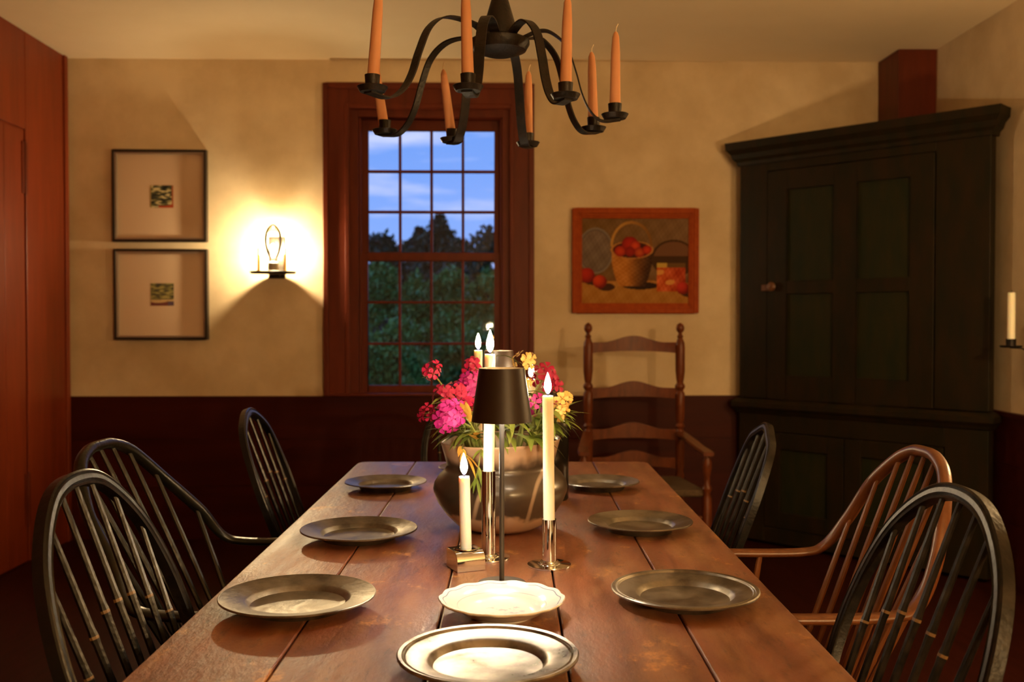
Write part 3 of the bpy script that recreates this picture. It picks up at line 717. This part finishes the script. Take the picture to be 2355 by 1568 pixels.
# ------------------------------------------------------------------ candles on the table
def flame(parent, z, s=1.0):
    mb = MB(); mb.lathe([(.0003, 0), (.003, .002), (.0062, .008), (.0078, .015), (.0070, .023), (.0045, .033), (.0018, .041), (.0003, .045)], 16)
    f = mb.build('flame', M['flame'], parent, loc=(0, 0, z)); f.scale = (s, s, s); return f
def make_candle(h, label, loc, lean=(0, 0), lit=True, r=.0108, fl=1.0):
    o = thing('lit_candle', label, 'candle', loc, 0, 'lit cream candles on the table'); o.rotation_euler = (lean[0], lean[1], 0)
    mb = MB(); mb.lathe([(.0005, 0), (r, 0), (r*.97, h-.004), (r*.9, h), (r*.55, h-.0015), (.0005, h-.002)], 28); mb.build('wax', M['wax'], o)
    mb = MB(); mb.tube([(0, 0, h-.003), (.0005, 0, h+.003), (.0015, 0, h+.007)], .0010, 6); mb.build('wick', M['wick'], o)
    flame(o, h+.003, fl*.90); return o
def make_stick(h, label, loc):
    o = thing('candlestick', label, 'candlestick', loc, 0, 'polished silver tube candlesticks')
    mb = MB(); mb.lathe([(.0005, 0), (.041, 0), (.0415, .002), (.041, .0038), (.022, .0052), (.0215, .0065), (.0180, .0075), (.0175, .0095), (.014, .0105), (.0005, .0105)], 56); mb.build('foot', M['chrome'], o)
    mb = MB(); mb.lathe([(.0135, .010), (.0135, h), (.0115, h), (.0115, h-.022), (.0005, h-.022)], 36); mb.build('tube', M['chrome'], o); return o
def zc_of(py, z=TZ): return F*(CAMZ-z)/(py-738)
pR = PZ(1263, 1301, TZ)
make_stick(.088, 'short silver tube candlestick right of the front lamp', (pR.x, pR.y, TZ+.0003))
make_candle(.253, 'tall lit candle in short silver candlestick right of front lamp', (pR.x, pR.y, TZ+.0673), (0, R(-.6)))
pL = PZ(1124, 1284, TZ)
make_stick(.170, 'tall silver tube candlestick just left of the front lamp', (pL.x, pL.y, TZ+.0003))
make_candle(.247, 'lit candle in tall silver candlestick, flame above front lamp shade', (pL.x, pL.y, TZ+.1493), (0, R(.6)), fl=1.08)
pB = PD(1100, 1100, 2.55); 
make_stick(.170, 'tall silver candlestick hidden behind the clay pot', (pB.x, pB.y, TZ+.0003))
make_candle(.236, 'lit candle behind the flowers left of the front lamp shade', (pB.x, pB.y, TZ+.1493))
pC = PD(1222, 1100, 2.62)
make_stick(.088, 'short silver candlestick hidden behind the clay pot', (pC.x, pC.y, TZ+.0003))
make_candle(.240, 'lit candle half hidden among flowers right of lamp shade', (pC.x, pC.y, TZ+.0673))
# block holder with the short candle
pH = W((1071-CX)*1.845/F, 1.845, TZ)
o = thing('block_candle_holder', 'small folded silver block candle holder left of the bowl', 'candle holder', (pH.x, pH.y, TZ+.0003), R(24)-YAW)
S = .028; H = .036
mb = MB()
arc = [(S, 0), (S, H*.86)] 
outer = [(-S, 0), (-S, H), (S*.35, H)] + [(S*.35+S*.65*math.sin(t*PI/12), H-S*.65*(1-math.cos(t*PI/12))) for t in range(1, 7)] + [(S, 0)]
k = len(outer); vs = [(y, x, z) for x, z in outer for y in ()]
vs = [(-S, -x, z) for x, z in outer] + [(S, -x, z) for x, z in outer]
mb.add(vs, [list(range(k)), list(range(k, 2*k))[::-1]] + [[i, (i+1) % k, k+(i+1) % k, k+i] for i in range(k)])
mb.build('block', M['chrome'], o, smooth=30, bevel=.0008)
mb = MB(); mb.lathe([(.0005, H+.0005), (.011, H+.0005), (.012, H+.003), (.022, H+.0025), (.0225, H+.0008), (.021, H+.0003), (.0005, H+.0002)], 36); mb.build('collar', M['chrome'], o)
make_candle(.134, 'short lit candle standing in the silver block holder', (pH.x, pH.y, TZ+H+.0015), (0, R(-1.3)))

# dark bottle
pBt = W((1272-CX)*2.56/F, 2.56, TZ+.0003)
o = thing('bottle', 'dark glass bottle standing behind the right of the clay pot', 'bottle', pBt)
mb = MB(); mb.lathe([(.0005, .006), (.030, .004), (.037, 0), (.0405, .006), (.0405, .190), (.038, .208), (.028, .226), (.0165, .240), (.0145, .256), (.0145, .288), (.0165, .290), (.0165, .300), (.0145, .302), (.0005, .302)], 40); mb.build('body', M['bottle'], o)
mb = MB(); mb.lathe([(.0150, .262), (.0157, .262), (.0157, .288), (.0150, .288)], 28); mb.build('neck_foil', M['shade'], o)

# ------------------------------------------------------------------ clay pot and flowers
PC = W((1151-CX)*2.2/F, 2.2, TZ+.0003)
def wobp(a, r, z): return (r*(1+.012*math.sin(2*a+.6)), z*(1+.022*math.sin(a+1.2)*(z/.2)))
prof = [(.0005, .002), (.05, .001), (.075, .003), (.098, .014), (.120, .036), (.138, .062), (.1465, .083), (.1485, .094), (.146, .106), (.136, .122), (.124, .134), (.1185, .142), (.1195, .150), (.1245, .170), (.1305, .192), (.1325, .1965), (.1315, .199), (.1285, .197), (.121, .172), (.116, .150), (.114, .140), (.13, .12), (.140, .094), (.12, .045), (.09, .018), (.0005, .012)]
mb = MB(); mb.lathe(prof, 72, wob=wobp)
o = mb.build('clay_pot', M['pot'], smooth=50); o.location = PC; o.rotation_euler = (0, 0, R(15))
tag(o, 'round smoky grey-brown clay pot with pale flared rim holding flowers', 'pot')

def leafstrip(mb, p, d, L, w, curl, rnd, mi=0):
    d = d.normalized(); s = d.cross(Vector((0, 0, 1)))
    if s.length < .05: s = Vector((1, 0, 0))
    s.normalize(); n = s.cross(d); pts = []; q = Vector(p); dd = d.copy(); seg = 7; rows = []
    for i in range(seg+1):
        t = i/seg; ww = w*math.sin(PI*(t**.75)*.98+.03)*.5
        rows.append((q - s*ww + n*ww*.25, q.copy(), q + s*ww + n*ww*.25))
        dd = (dd + Vector((0, 0, -curl/seg)) + s*rnd.uniform(-.05, .05)).normalized(); q = q + dd*(L/seg)
    vs = [v for r in rows for v in r]; fs = []
    for i in range(seg): fs += [(i*3, i*3+1, i*3+4, i*3+3), (i*3+1, i*3+2, i*3+5, i*3+4)]
    mb.add(vs, fs, mi)
def floret(mb, c, nrm, r, rnd, mi=0, npet=4):
    nrm = nrm.normalized(); a = nrm.cross(Vector((.3, .2, 1))).normalized(); b = nrm.cross(a); ph = rnd.random()*6
    for k in range(npet):
        t = ph + k*2*PI/npet; u = a*math.cos(t)+b*math.sin(t); v = nrm.cross(u); cup = .2+.4*rnd.random()
        pts = []
        for (x, y) in ((.08, 0), (.45, -.30), (.85, -.42), (1.08, -.20), (1.0, 0), (1.08, .20), (.85, .42), (.45, .30)):
            zz = cup*math.sin(min(1, x)*PI*.62) - .35*max(0, x-.6)*rnd.uniform(.5, 1.4)
            pts.append(c + u*(x*r) + v*(y*r) + nrm*(zz*r*.6))
        m0 = c + u*(.55*r) + nrm*(cup*.55*r*.6)
        o = len(mb.v); mb.v += pts+[m0]
        for i in range(8): mb.f.append([o+i, o+(i+1) % 8, o+8]); mb.m.append(mi)
def stem_flower(px, py, D, kind, r, label, seed, n=10, leaves=5, base=None, group='cut flowers in the clay pot'):
    rnd = random.Random(seed); tip = PD(px, py, D); pc = Vector((PC.x, PC.y, TZ+.10))
    off = (tip-pc); off.z = 0
    b = pc + off*.35 + Vector((rnd.uniform(-.02, .02), rnd.uniform(-.02, .02), 0))
    off2 = Vector((off.x, off.y, 0)); m = off2.length
    mid = pc + off2*(min(1.0, .095/m) if m > .001 else 1)*.85; mid.z = TZ+.21
    o = thing('flower_stem', label, 'flower', b, 0, group)
    pts = [Vector(p)-b for p in spline([b, mid, (mid+tip)/2 + Vector((rnd.uniform(-.006, .006), 0, .01)), tip], 6)]
    mb = MB(); mb.tube(pts, [.0030-.0012*i/len(pts) for i in range(len(pts))], 6); st = mb.build('stem', M['stem'], o)
    mb = MB(); base_i = int(len(pts)*.38)
    for k in range(leaves):
        i = rnd.randrange(base_i, len(pts)-3); a = rnd.random()*2*PI
        dirv = Vector((math.cos(a), math.sin(a)*.8, .55))+ (off2.normalized() if m > .01 else Vector((0, 0, 0)))*.4
        leafstrip(mb, pts[i], dirv, rnd.uniform(.045, .085), rnd.uniform(.010, .017), rnd.uniform(.5, 1.6), rnd)
    mb.build('leaves', M['leaf'], o)
    if kind == 'bud':
        mb = MB(); mb.ell(tip-b, (r, r, r), 14, 10); mb.build('blossom', M['yellowp'], o)
    elif kind:
        mb = MB(); T = tip-b
        for k in range(n):
            d = Vector((rnd.gauss(0, 1), rnd.gauss(0, 1)-.5, rnd.gauss(0, 1)+.35)).normalized()
            floret(mb, T + d*r*rnd.uniform(.55, .95), d + Vector((0, -.3, .1)), r*(.58 if n < 13 else .42), rnd)
        bl = mb.build('blossom', M[kind], o, smooth=60)
        mb = MB()
        for k in range(5):
            d = Vector((rnd.gauss(0, 1), rnd.gauss(0, 1)-.7, rnd.gauss(0, .7))).normalized()
            leafstrip(mb, T - Vector((0, 0, r*.4)), d + Vector((0, 0, .5)), r*rnd.uniform(.7, 1.2), .0035, .2, rnd)
        mb.build('sepals', M['yellowp'], bl)
    return o
fl = [
 (993, 852, 2.16, 'crimson', .022, 'small magenta flower on the tallest left stem before the window', 9),
 (985, 948, 2.12, 'crimson', .020, 'small crimson flower leaning farthest left over the pot rim', 8),
 (1034, 955, 2.05, 'magenta', .036, 'large bright magenta flower head at the left front of bouquet', 30),
 (1022, 910, 2.16, 'crimson', .024, 'crimson flower directly above the large magenta flower head', 10),
 (1050, 903, 2.20, 'crimson', .024, 'crimson flower second from the left in the bouquet middle row', 10),
 (1076, 900, 2.22, 'magenta', .026, 'magenta flower touching the left edge of lamp shade', 12),
 (1088, 846, 2.26, 'crimson', .024, 'crimson flower below the far candle flame left of shade', 8),
 (1082, 876, 2.24, 'magenta', .024, 'magenta flower under the highest crimson one beside the shade', 12),
 (1074, 938, 2.14, 'crimson', .022, 'low crimson flower between large magenta head and lamp shade', 9),
 (1206, 830, 2.24, 'yellowp', .024, 'yellow flower at the top right corner of lamp shade', 8),
 (1210, 880, 2.20, 'yellowp', .014, 'small yellow flower along the right edge of lamp shade', 6),
 (1250, 866, 2.36, 'crimson', .028, 'dull crimson flower right behind the front candle flame', 12),
 (1268, 890, 2.38, 'crimson', .026, 'dull crimson flower at far right behind the candle', 11),
 (1232, 930, 2.18, 'magenta', .024, 'magenta flower low between lamp shade and right candle', 9),
 (1292, 922, 2.14, 'yellowp', .022, 'yellow flower right of the tall candle top', 8),
 (1297, 952, 2.12, 'yellowp', .020, 'lower yellow flower drooping right of the tall candle', 7),
 (1284, 936, 2.18, 'crimson', .020, 'crimson flower between the two yellow ones on right', 8),
 (1130, 776, 2.30, 'bud', .0068, 'round yellow bud standing above the front candle flame', 0),
]
for i, (px, py, D, k, r, lab, n) in enumerate(fl): stem_flower(px, py, D, k, r, lab, 20+i, n, 3 if k == 'bud' else 6)
for i in range(16):
    a = i/16*2*PI + .2; p = Vector((PC.x + math.cos(a)*.112, PC.y + math.sin(a)*.11, TZ+.245+.03*math.sin(i*2.3)))
    rnd = random.Random(90+i); pc = Vector((PC.x + math.cos(a)*.05, PC.y + math.sin(a)*.05, TZ+.10))
    o = thing('leafy_sprig', 'green leafy sprig spreading low over the clay pot rim', 'foliage', pc, 0, 'green sprigs around the pot rim')
    pts = [q-pc for q in spline([pc, Vector((PC.x+math.cos(a)*.085, PC.y+math.sin(a)*.085, TZ+.205)), p], 6)]
    mb = MB(); mb.tube(pts, .0020, 6); mb.build('stem', M['stem'], o)
    mb = MB()
    for k in range(9):
        j = rnd.randrange(6, len(pts)); b = a + rnd.uniform(-1.1, 1.1)
        leafstrip(mb, pts[j], Vector((math.cos(b), math.sin(b), rnd.uniform(.0, .9))), rnd.uniform(.05, .095), rnd.uniform(.011, .020), rnd.uniform(.5, 1.7), rnd)
    mb.build('leaves', M['leaf'], o)
def loose_leaf(pts_px, D, mat, label, w):
    P = [PD(x, y, d) for (x, y), d in zip(pts_px, D)]; b = P[0]
    o = thing('leafy_sprig', label, 'foliage', b, 0, 'withered leaves hanging from the pot')
    pts = [q-b for q in spline(P, 5)]; mb = MB(); mb.tube(pts, .0016, 6); mb.build('stem', M['stem'], o)
    rnd = random.Random(len(label)); mb = MB()
    for k in range(8):
        j = rnd.randrange(2, len(pts)-1); d = (pts[j+1]-pts[j]).normalized()
        leafstrip(mb, pts[j], d + Vector((rnd.uniform(-.6, .6), -.3, rnd.uniform(-.3, .3))), rnd.uniform(.03, .055), w, .5, rnd)
    mb.build('leaves', M[mat], o)
loose_leaf([(1100, 1030), (1088, 985), (1068, 955)], (2.10, 2.06, 2.05), 'leaf_yellow', 'yellowed leafy sprig rising left of the lamp shade', .018)
loose_leaf([(1066, 1018), (1064, 1034), (1075, 1052)], (2.09, 2.055, 2.05), 'leaf_yellow', 'yellow withered leaf drooping over the front pot rim', .010)
loose_leaf([(1108, 1026), (1104, 1050), (1094, 1110)], (2.09, 2.05, 2.045), 'leaf', 'thin green sprig hanging down the front of the pot', .008)

# ------------------------------------------------------------------ chandelier
HZ = .45
CC = W(-.027, 4.93*HZ)
ch = thing('chandelier', 'black wrought iron eight-arm candle chandelier over the table', 'chandelier', (CC.x, CC.y, 0), -YAW)
ZH = CAMZ + .602
mb = MB(); mb.lathe([(.0005, ZH-.012), (.03, ZH-.014), (.058, ZH-.004), (.066, ZH+.010), (.066, ZH+.018), (.05, ZH+.026), (.0005, ZH+.028)], 40); mb.build('hub', M['iron'], ch)
mb = MB(); mb.lathe([(.0005, ZH+.022), (.040, ZH+.022), (.039, ZH+.04), (.0175, ZH+.113), (.007, ZH+.165), (.0005, ZH+.17)], 32); mb.build('cone', M['iron'], ch)
mb = MB(); mb.tube([(0, 0, ZH+.16), (0, 0, ZC)], .006, 10); mb.lathe([(.001, ZC-.03), (.03, ZC-.025), (.05, ZC-.001), (.001, ZC-.001)], 24); mb.build('hanging_rod', M['iron'], ch)
cups = [(858, 197, 533, -1, 4, .20), (886, 297, 435, -1, -8, .178), (1040, 318, 416, -1, -7, .178), (1077, 196, 535, 0, -1.5, .20), (1214, 325, 407, 1, .5, .186), (1300, 216, 516, 1, 1.2, .20), (1364, 290, 441, 1, -1.5, .182), (1413, 260, 471, 1, .5, .186)]
clab = ['candle at the far left of the chandelier nearest the camera', 'leaning candle at the far left rear of the chandelier', 'leaning candle at rear of chandelier in front of window top left', 'candle at front of the chandelier left of its hub', 'candle at rear of chandelier over the window right edge', 'candle at front of the chandelier right of its hub', 'candle at right rear of chandelier, second from right', 'rightmost candle of the chandelier']
ZCUP = CAMZ + HZ
for i, (px, py, dy, sg, lean, L) in enumerate(cups):
    D = F*HZ/dy; p = W((px-CX)*D/F, D) - CC; loc = Matrix.Rotation(YAW, 3, 'Z') @ Vector((p.x, p.y, 0)); rr = loc.length; aa = math.atan2(loc.y, loc.x)
    def rz(r, z): return (math.cos(aa)*r, math.sin(aa)*r, z)
    mb = MB()
    path = spline([rz(.045, ZH+.020), rz(.085, ZH+.036), rz(rr*.45, ZH+.032), rz(rr*.585, ZH+.0), rz(rr*.665, ZH-.055), rz(rr*.72, ZH-.105), rz(rr*.79, ZH-.142), rz(rr*.89, ZCUP-.012), rz(rr+.012, ZCUP-.010)], 6)
    mb.sweep(path, [(-.0108, -.0017), (.0108, -.0017), (.0108, .0017), (-.0108, .0017)], side=(-math.sin(aa), math.cos(aa), 0)); arm = mb.build('arm', M['iron'], ch, smooth=50)
    mb = MB(); mb.lathe([(.0005, ZCUP-.008), (.024, ZCUP-.008), (.030, ZCUP+.002), (.029, ZCUP+.003), (.022, ZCUP-.004), (.0005, ZCUP-.004)], 24, c=(loc.x, loc.y, 0)); mb.build('drip_pan', M['iron'], ch)
    mb = MB(); mb.lathe([(.0130, ZCUP-.005), (.0150, ZCUP+.025), (.0132, ZCUP+.025), (.0125, ZCUP-.004)], 20, c=(loc.x, loc.y, 0)); mb.build('candle_cup', M['iron'], ch)
    wp = CC + p
    c = thing('taper_candle', 'unlit peach taper, ' + clab[i], 'candle', (wp.x, wp.y, ZCUP-.0035), -YAW, 'peach candles on the chandelier'); c.rotation_euler = (0, R(lean), -YAW)
    mb = MB(); mb.lathe([(.0005, 0), (.0122, 0), (.0120, .03), (.0100, L*.75), (.0075, L-.012), (.004, L-.003), (.0005, L)], 20); mb.build('wax', M['peach_wax'], c)
    mb = MB(); mb.tube([(0, 0, L-.001), (.001, 0, L+.008), (.005, 0, L+.016)], .0011, 6); mb.build('wick', M['pale_wick'], c)

# ------------------------------------------------------------------ Windsor chairs
def spindle(mb, a, b, r0=.0042, r1=.0060, nodes=(.36, .68)):
    a, b = Vector(a), Vector(b); ts = [0]; 
    for q in nodes: ts += [q-.02, q-.004, q+.004, q+.02]
    ts.append(1); ts = sorted(set(ts+[.18, .5, .85]))
    pts = [a.lerp(b, t) for t in ts]; rs = []; mis = []
    for i, t in enumerate(ts):
        r = r0 + (r1-r0)*max(0, math.sin(PI*min(1, (1-t)*1.1+.02)))
        if any(abs(t-q) <= .005 for q in nodes): r *= 1.16
        rs.append(r)
        mis.append(1 if any(abs(t-(q-.004)) < 1e-6 for q in nodes) else 0)
    mb.tube(pts, rs, 8, mis=mis)
def wleg(a, b, r=.017):
    a, b = Vector(a), Vector(b); ts = [0, .12, .30, .33, .36, .55, .64, .67, .70, .9, 1]; k = [.75, .95, 1.0, .78, 1.0, 1.1, 1.0, .78, .98, .75, .62]
    mb = MB(); mb.tube([a.lerp(b, t) for t in ts], [r*q for q in k], 12); return mb
def seat_mesh(w, d):
    mb = MB(); n = 40; ring = []
    for j in range(n):
        t = 2*PI*j/n; c, s_ = math.cos(t), math.sin(t)
        x = w/2*math.copysign(abs(c)**.75, c)*(1.0 if s_ > -.2 else .93); y = d/2*math.copysign(abs(s_)**.8, s_); ring.append((x, y))
    lv = [(.55, .404), (.90, .410), (1.0, .428), (.985, .442), (.90, .443), (.62, .431), (.30, .427), (.02, .429)]
    vs = [(x*k, y*k, z) for k, z in lv for x, y in ring]; fs = []
    for i in range(len(lv)-1):
        for j in range(n): fs.append([i*n+j, i*n+(j+1) % n, (i+1)*n+(j+1) % n, (i+1)*n+j])
    fs.append(list(range(n))[::-1]); fs.append([(len(lv)-1)*n+j for j in range(n)]); mb.add(vs, fs); return mb
def under(root, mat):
    tops = [(-.15, .13), (.15, .13), (-.12, -.13), (.12, -.13)]; bots = [(-.21, .21), (.21, .21), (-.19, -.25), (.19, -.25)]; mids = []
    for (tx, ty), (bx, by) in zip(tops, bots):
        wleg((tx, ty, .412), (bx, by, 0)).build('leg', mat, root); mids.append(Vector((tx, ty, .412)).lerp(Vector((bx, by, 0)), .58))
    st = []
    for a, b in ((0, 2), (1, 3)):
        mb = MB(); mb.tube([mids[a].lerp(mids[b], t) for t in (0, .3, .5, .7, 1)], [.008, .011, .014, .011, .008], 10); mb.build('stretcher', mat, root); st.append((mids[a]+mids[b])/2)
    mb = MB(); mb.tube([st[0].lerp(st[1], t) for t in (0, .3, .5, .7, 1)], [.008, .011, .014, .011, .008], 10); mb.build('stretcher', mat, root)
LEAN = math.tan(R(20))
GROOVE = [(-.0085, -.0115), (.0075, -.0115), (.0095, -.0085), (.0070, -.006), (.0098, -.0035), (.0098, .0035), (.0070, .006), (.0095, .0085), (.0075, .0115), (-.0085, .0115)]
def hoop_x(z, w0, w1, zt):
    t = max(0, min(1, (z-.44)/(zt-.44))); return None
def bow_back(label, loc, rz, mat, zt=.975, wmax=.205, nsp=7, prof='groove'):
    o = thing('windsor_side_chair', label, 'chair', loc, rz, 'bow-back Windsor chairs around the table')
    seat_mesh(.42, .42).build('seat', mat, o); under(o, mat)
    ctrl = [(-.165, .43), (-.185, .56), (-wmax, .70), (-wmax*.985, .80), (-wmax*.80, .895), (-wmax*.42, zt-.018), (0, zt)]
    ctrl = ctrl + [(-x, z) for x, z in ctrl[:-1]][::-1]
    def P(x, z): return Vector((x, -.165 - LEAN*(z-.44) + .0*(x*x), z))
    path = spline([P(x, z) for x, z in ctrl], 7)
    mb = MB(); mb.sweep(path, GROOVE, side=(0, math.cos(R(20)), math.sin(R(20)))); 
    nrm = Vector((0, math.cos(R(20)), math.sin(R(20))))
    mb.build('bow', mat, o, smooth=35)
    for k in range(nsp):
        u = (k-(nsp-1)/2)/((nsp-1)/2)
        xb = u*.125; xt = u*.165
        # height where the bow passes over xt
        cand = [p for p in path if p.z > .62]; p = min(cand, key=lambda q: abs(q.x-xt) + (0 if q.z > .70 else .02))
        a = Vector((xb, -.165 + .0*abs(u), .436)); b = Vector((p.x, p.y, p.z-.004))
        mb = MB(); spindle(mb, a, b); mb.build('spindle', [mat, M['worn']], o)
    return o
def arm_chair(label, loc, rz, mat, zt=.965, w=.29, tip=.03, nsp=9, rail=.69, back=0):
    o = thing('windsor_armchair', label, 'chair', loc, rz, 'continuous-arm Windsor chairs beside the table')
    seat_mesh(.46, .44).build('seat', mat, o); under(o, mat)
    yb = -.165-LEAN*(.69-.44)
    half = [(-w*.98, tip, rail), (-w*1.02, tip-.07, rail-.002), (-w, yb+.075, rail-.001), (-w*.97, yb+.020, rail+.016), (-w*.86, yb-.025, rail+.085), (-w*.69, yb-.060-back*.6, rail+.170), (-w*.44, yb-.090-back*.9, zt-.030), (-w*.20, yb-.101-back, zt-.004), (0, yb-.103-back, zt)]
    ctrl = half + [(-x, y, z) for x, y, z in half[:-1]][::-1]
    path = spline(ctrl, 7); n = len(path); sides = []
    # the bow is round at the crest and flattens into the arms
    mb = MB(); k = 12; rings = []
    for i, p in enumerate(path):
        t = (path[min(i+1, n-1)]-path[max(i-1, 0)]).normalized(); u = abs(2*i/(n-1)-1)
        f = max(0, min(1, (u-.50)/.18)); 
        vert = Vector((0, math.cos(R(20)), math.sin(R(20)))).lerp(Vector((0, 0, 1)), f); a = (vert - t*vert.dot(t)).normalized(); b = t.cross(a)
        ra = .0125*(1-f) + .0085*f; rb = .0115*(1-f) + .017*f; 
        if u > .93: rb *= 1.15
        rings.append([p + a*(ra*math.copysign(abs(math.cos(s_))**.7, math.cos(s_))) + b*(rb*math.copysign(abs(math.sin(s_))**.7, math.sin(s_))) for s_ in [2*PI*j/k for j in range(k)]])
    vs = [v for r in rings for v in r]; fs = [[i*k+j, i*k+(j+1) % k, (i+1)*k+(j+1) % k, (i+1)*k+j] for i in range(n-1) for j in range(k)]
    fs += [list(range(k))[::-1], [(n-1)*k+j for j in range(k)]]; mb.add(vs, fs); mb.build('arm_bow', mat, o, smooth=50)
    up = [p for p in path if p.z > rail+.03]
    for j in range(nsp):
        u = (j-(nsp-1)/2)/((nsp-1)/2); xt = u*w*.84; p = min(up, key=lambda q: abs(q.x-xt))
        a = Vector((u*.155, -.165+.03*u*u, .436)); mb = MB(); spindle(mb, a, Vector((p.x, p.y, p.z-.004)), .0048, .0070, (.30,)); mb.build('spindle', [mat, mat], o)
    for sx in (-1, 1):
        for (yt, ysb) in ((tip-.14, -.03), ):
            mb = MB(); spindle(mb, (sx*.195, ysb, .436), (sx*w*.99, yt, rail-.004), .0058, .0085, (.4,)); mb.build('spindle', [mat, mat], o)
        mb = MB(); a, b = Vector((sx*.20, .05, .434)), Vector((sx*w, tip-.025, rail-.004)); ts = [0, .15, .3, .36, .6, .85, 1]
        mb.tube([a.lerp(b, t) for t in ts], [.009, .013, .012, .016, .014, .010, .008], 10); mb.build('arm_post', mat, o)
    return o
LR, RRz = -PI/2-YAW, PI/2-YAW
bow_back('black bow-back Windsor chair nearest the camera at left table side', W(-.285, 1.47), LR, M['black_paint'], zt=.985, wmax=.212)
arm_chair('black-green armed Windsor chair, second along the left table side', W(-.475, 2.14), LR, M['green_black'], zt=.952, w=.31, tip=.02, rail=.677, back=.055)
bow_back('black bow-back Windsor chair farthest along the left table side', W(-.398, 2.85), LR+R(3), M['black_paint'], zt=.960, nsp=5)
bow_back('grooved grey-black bow-back Windsor chair nearest camera at right table side', W(.268, 1.385), RRz, M['grey_paint'], zt=.978, wmax=.222)
arm_chair('chestnut brown armed Windsor chair, second along the right table side', W(.487, 2.02), RRz+R(2), M['brown_wood'], zt=.952, w=.25, tip=.05)
bow_back('grey bow-back Windsor chair farthest along the right table side', W(.312, 2.60), RRz-R(5), M['grey_paint'], zt=.945, wmax=.195, nsp=5)
bow_back('grey bow-back Windsor chair at far table end behind the pot', W(-.11, 3.30), PI-YAW, M['grey_paint'], zt=.94)

# ------------------------------------------------------------------ ladder-back armchair at the back wall
lbX = ((1352+1565)/2-CX)*5.02/F
lb = thing('ladder_back_armchair', 'tall reddish ladder-back armchair with turned finials under the painting', 'chair', W(lbX, 5.02), PI-YAW)
hw = .232
def turned(mb, x, y, prof, n=20): mb.lathe(prof, n, c=(x, y, 0))
postp = [(.0005, 0), (.018, 0), (.022, .05), (.022, .40), (.017, .415), (.024, .44), (.017, .465), (.022, .49), (.023, .60), (.0235, .66), (.016, .675), (.024, .69), (.016, .705), (.022, .73), (.0235, .80), (.0235, .855), (.016, .87), (.025, .885), (.025, .895), (.016, .91), (.020, .93), (.024, .97), (.024, 1.085), (.022, 1.11), (.012, 1.135), (.017, 1.142), (.011, 1.150), (.009, 1.160), (.019, 1.172), (.021, 1.186), (.017, 1.200), (.006, 1.210), (.0005, 1.212)]
for x in (-hw, hw):
    mb = MB(); turned(mb, x, -.0, postp); mb.build('back_post', M['maple'], lb)
fx = .285; fy = .43
frontp = [(.0005, 0), (.018, 0), (.023, .04), (.023, .40), (.016, .42), (.024, .445), (.014, .465), (.014, .50), (.022, .54), (.022, .57), (.013, .590), (.013, .604), (.0005, .604)]
for x in (-fx, fx):
    mb = MB(); turned(mb, x, fy, frontp); mb.build('front_post', M['maple'], lb)
    mb = MB(); sx = -1 if x < 0 else 1
    mb.sweep(spline([(sx*hw, .012, .655), (sx*(hw+.02), .14, .640), (sx*(fx-.01), .30, .618), (sx*fx, .40, .612), (sx*fx, .475, .610)], 5), [(-.022, -.009), (.022, -.009), (.026, 0), (.022, .009), (-.022, .009), (-.026, 0)], up=(0, 0, 1)); mb.build('arm', M['maple'], lb)
def slat(z0, h, bow, name='slat'):
    mb = MB(); n = 24; vs = []; k = 0
    for i in range(n+1):
        t = -1+2*i/n; x = t*(hw-.012); yy = -.028*(1-t*t)
        zt = z0 + h*.62 + h*.38*(math.cos(min(1, abs(t)/.72)*PI)*.5+.5); zb = z0 + .010*(1-t*t)
        for (y, z) in ((yy-.005, zb), (yy+.005, zb), (yy+.005, zt), (yy-.005, zt)): vs.append((x, y, z))
    fs = [[i*4+j, i*4+(j+1) % 4, (i+1)*4+(j+1) % 4, (i+1)*4+j] for i in range(n) for j in range(4)] + [[0, 1, 2, 3], [n*4, n*4+3, n*4+2, n*4+1]]
    mb.add(vs, fs); mb.build(name, M['maple'], lb, smooth=45)
for z0 in (1.058, .828, .618, .475): slat(z0, .088, 0)
mb = MB(); mb.prism([(-hw, -.005), (hw, -.005), (fx, fy), (-fx, fy)], .405, .437); mb.build('seat', M['rush'], lb, smooth=0, bevel=.01)
for (a, b) in (((-hw, 0, .16), (hw, 0, .16)), ((-hw, 0, .30), (hw, 0, .30)), ((-fx, fy, .18), (fx, fy, .18)), ((-fx, fy, .31), (fx, fy, .31)), ((-hw, 0, .15), (-fx, fy, .15)), ((hw, 0, .15), (fx, fy, .15)), ((-hw, 0, .28), (-fx, fy, .28)), ((hw, 0, .28), (fx, fy, .28))):
    mb = MB(); a, b = Vector(a), Vector(b); mb.tube([a.lerp(b, t) for t in (0, .3, .5, .7, 1)], [.008, .012, .014, .012, .008], 10); mb.build('stretcher', M['maple'], lb)
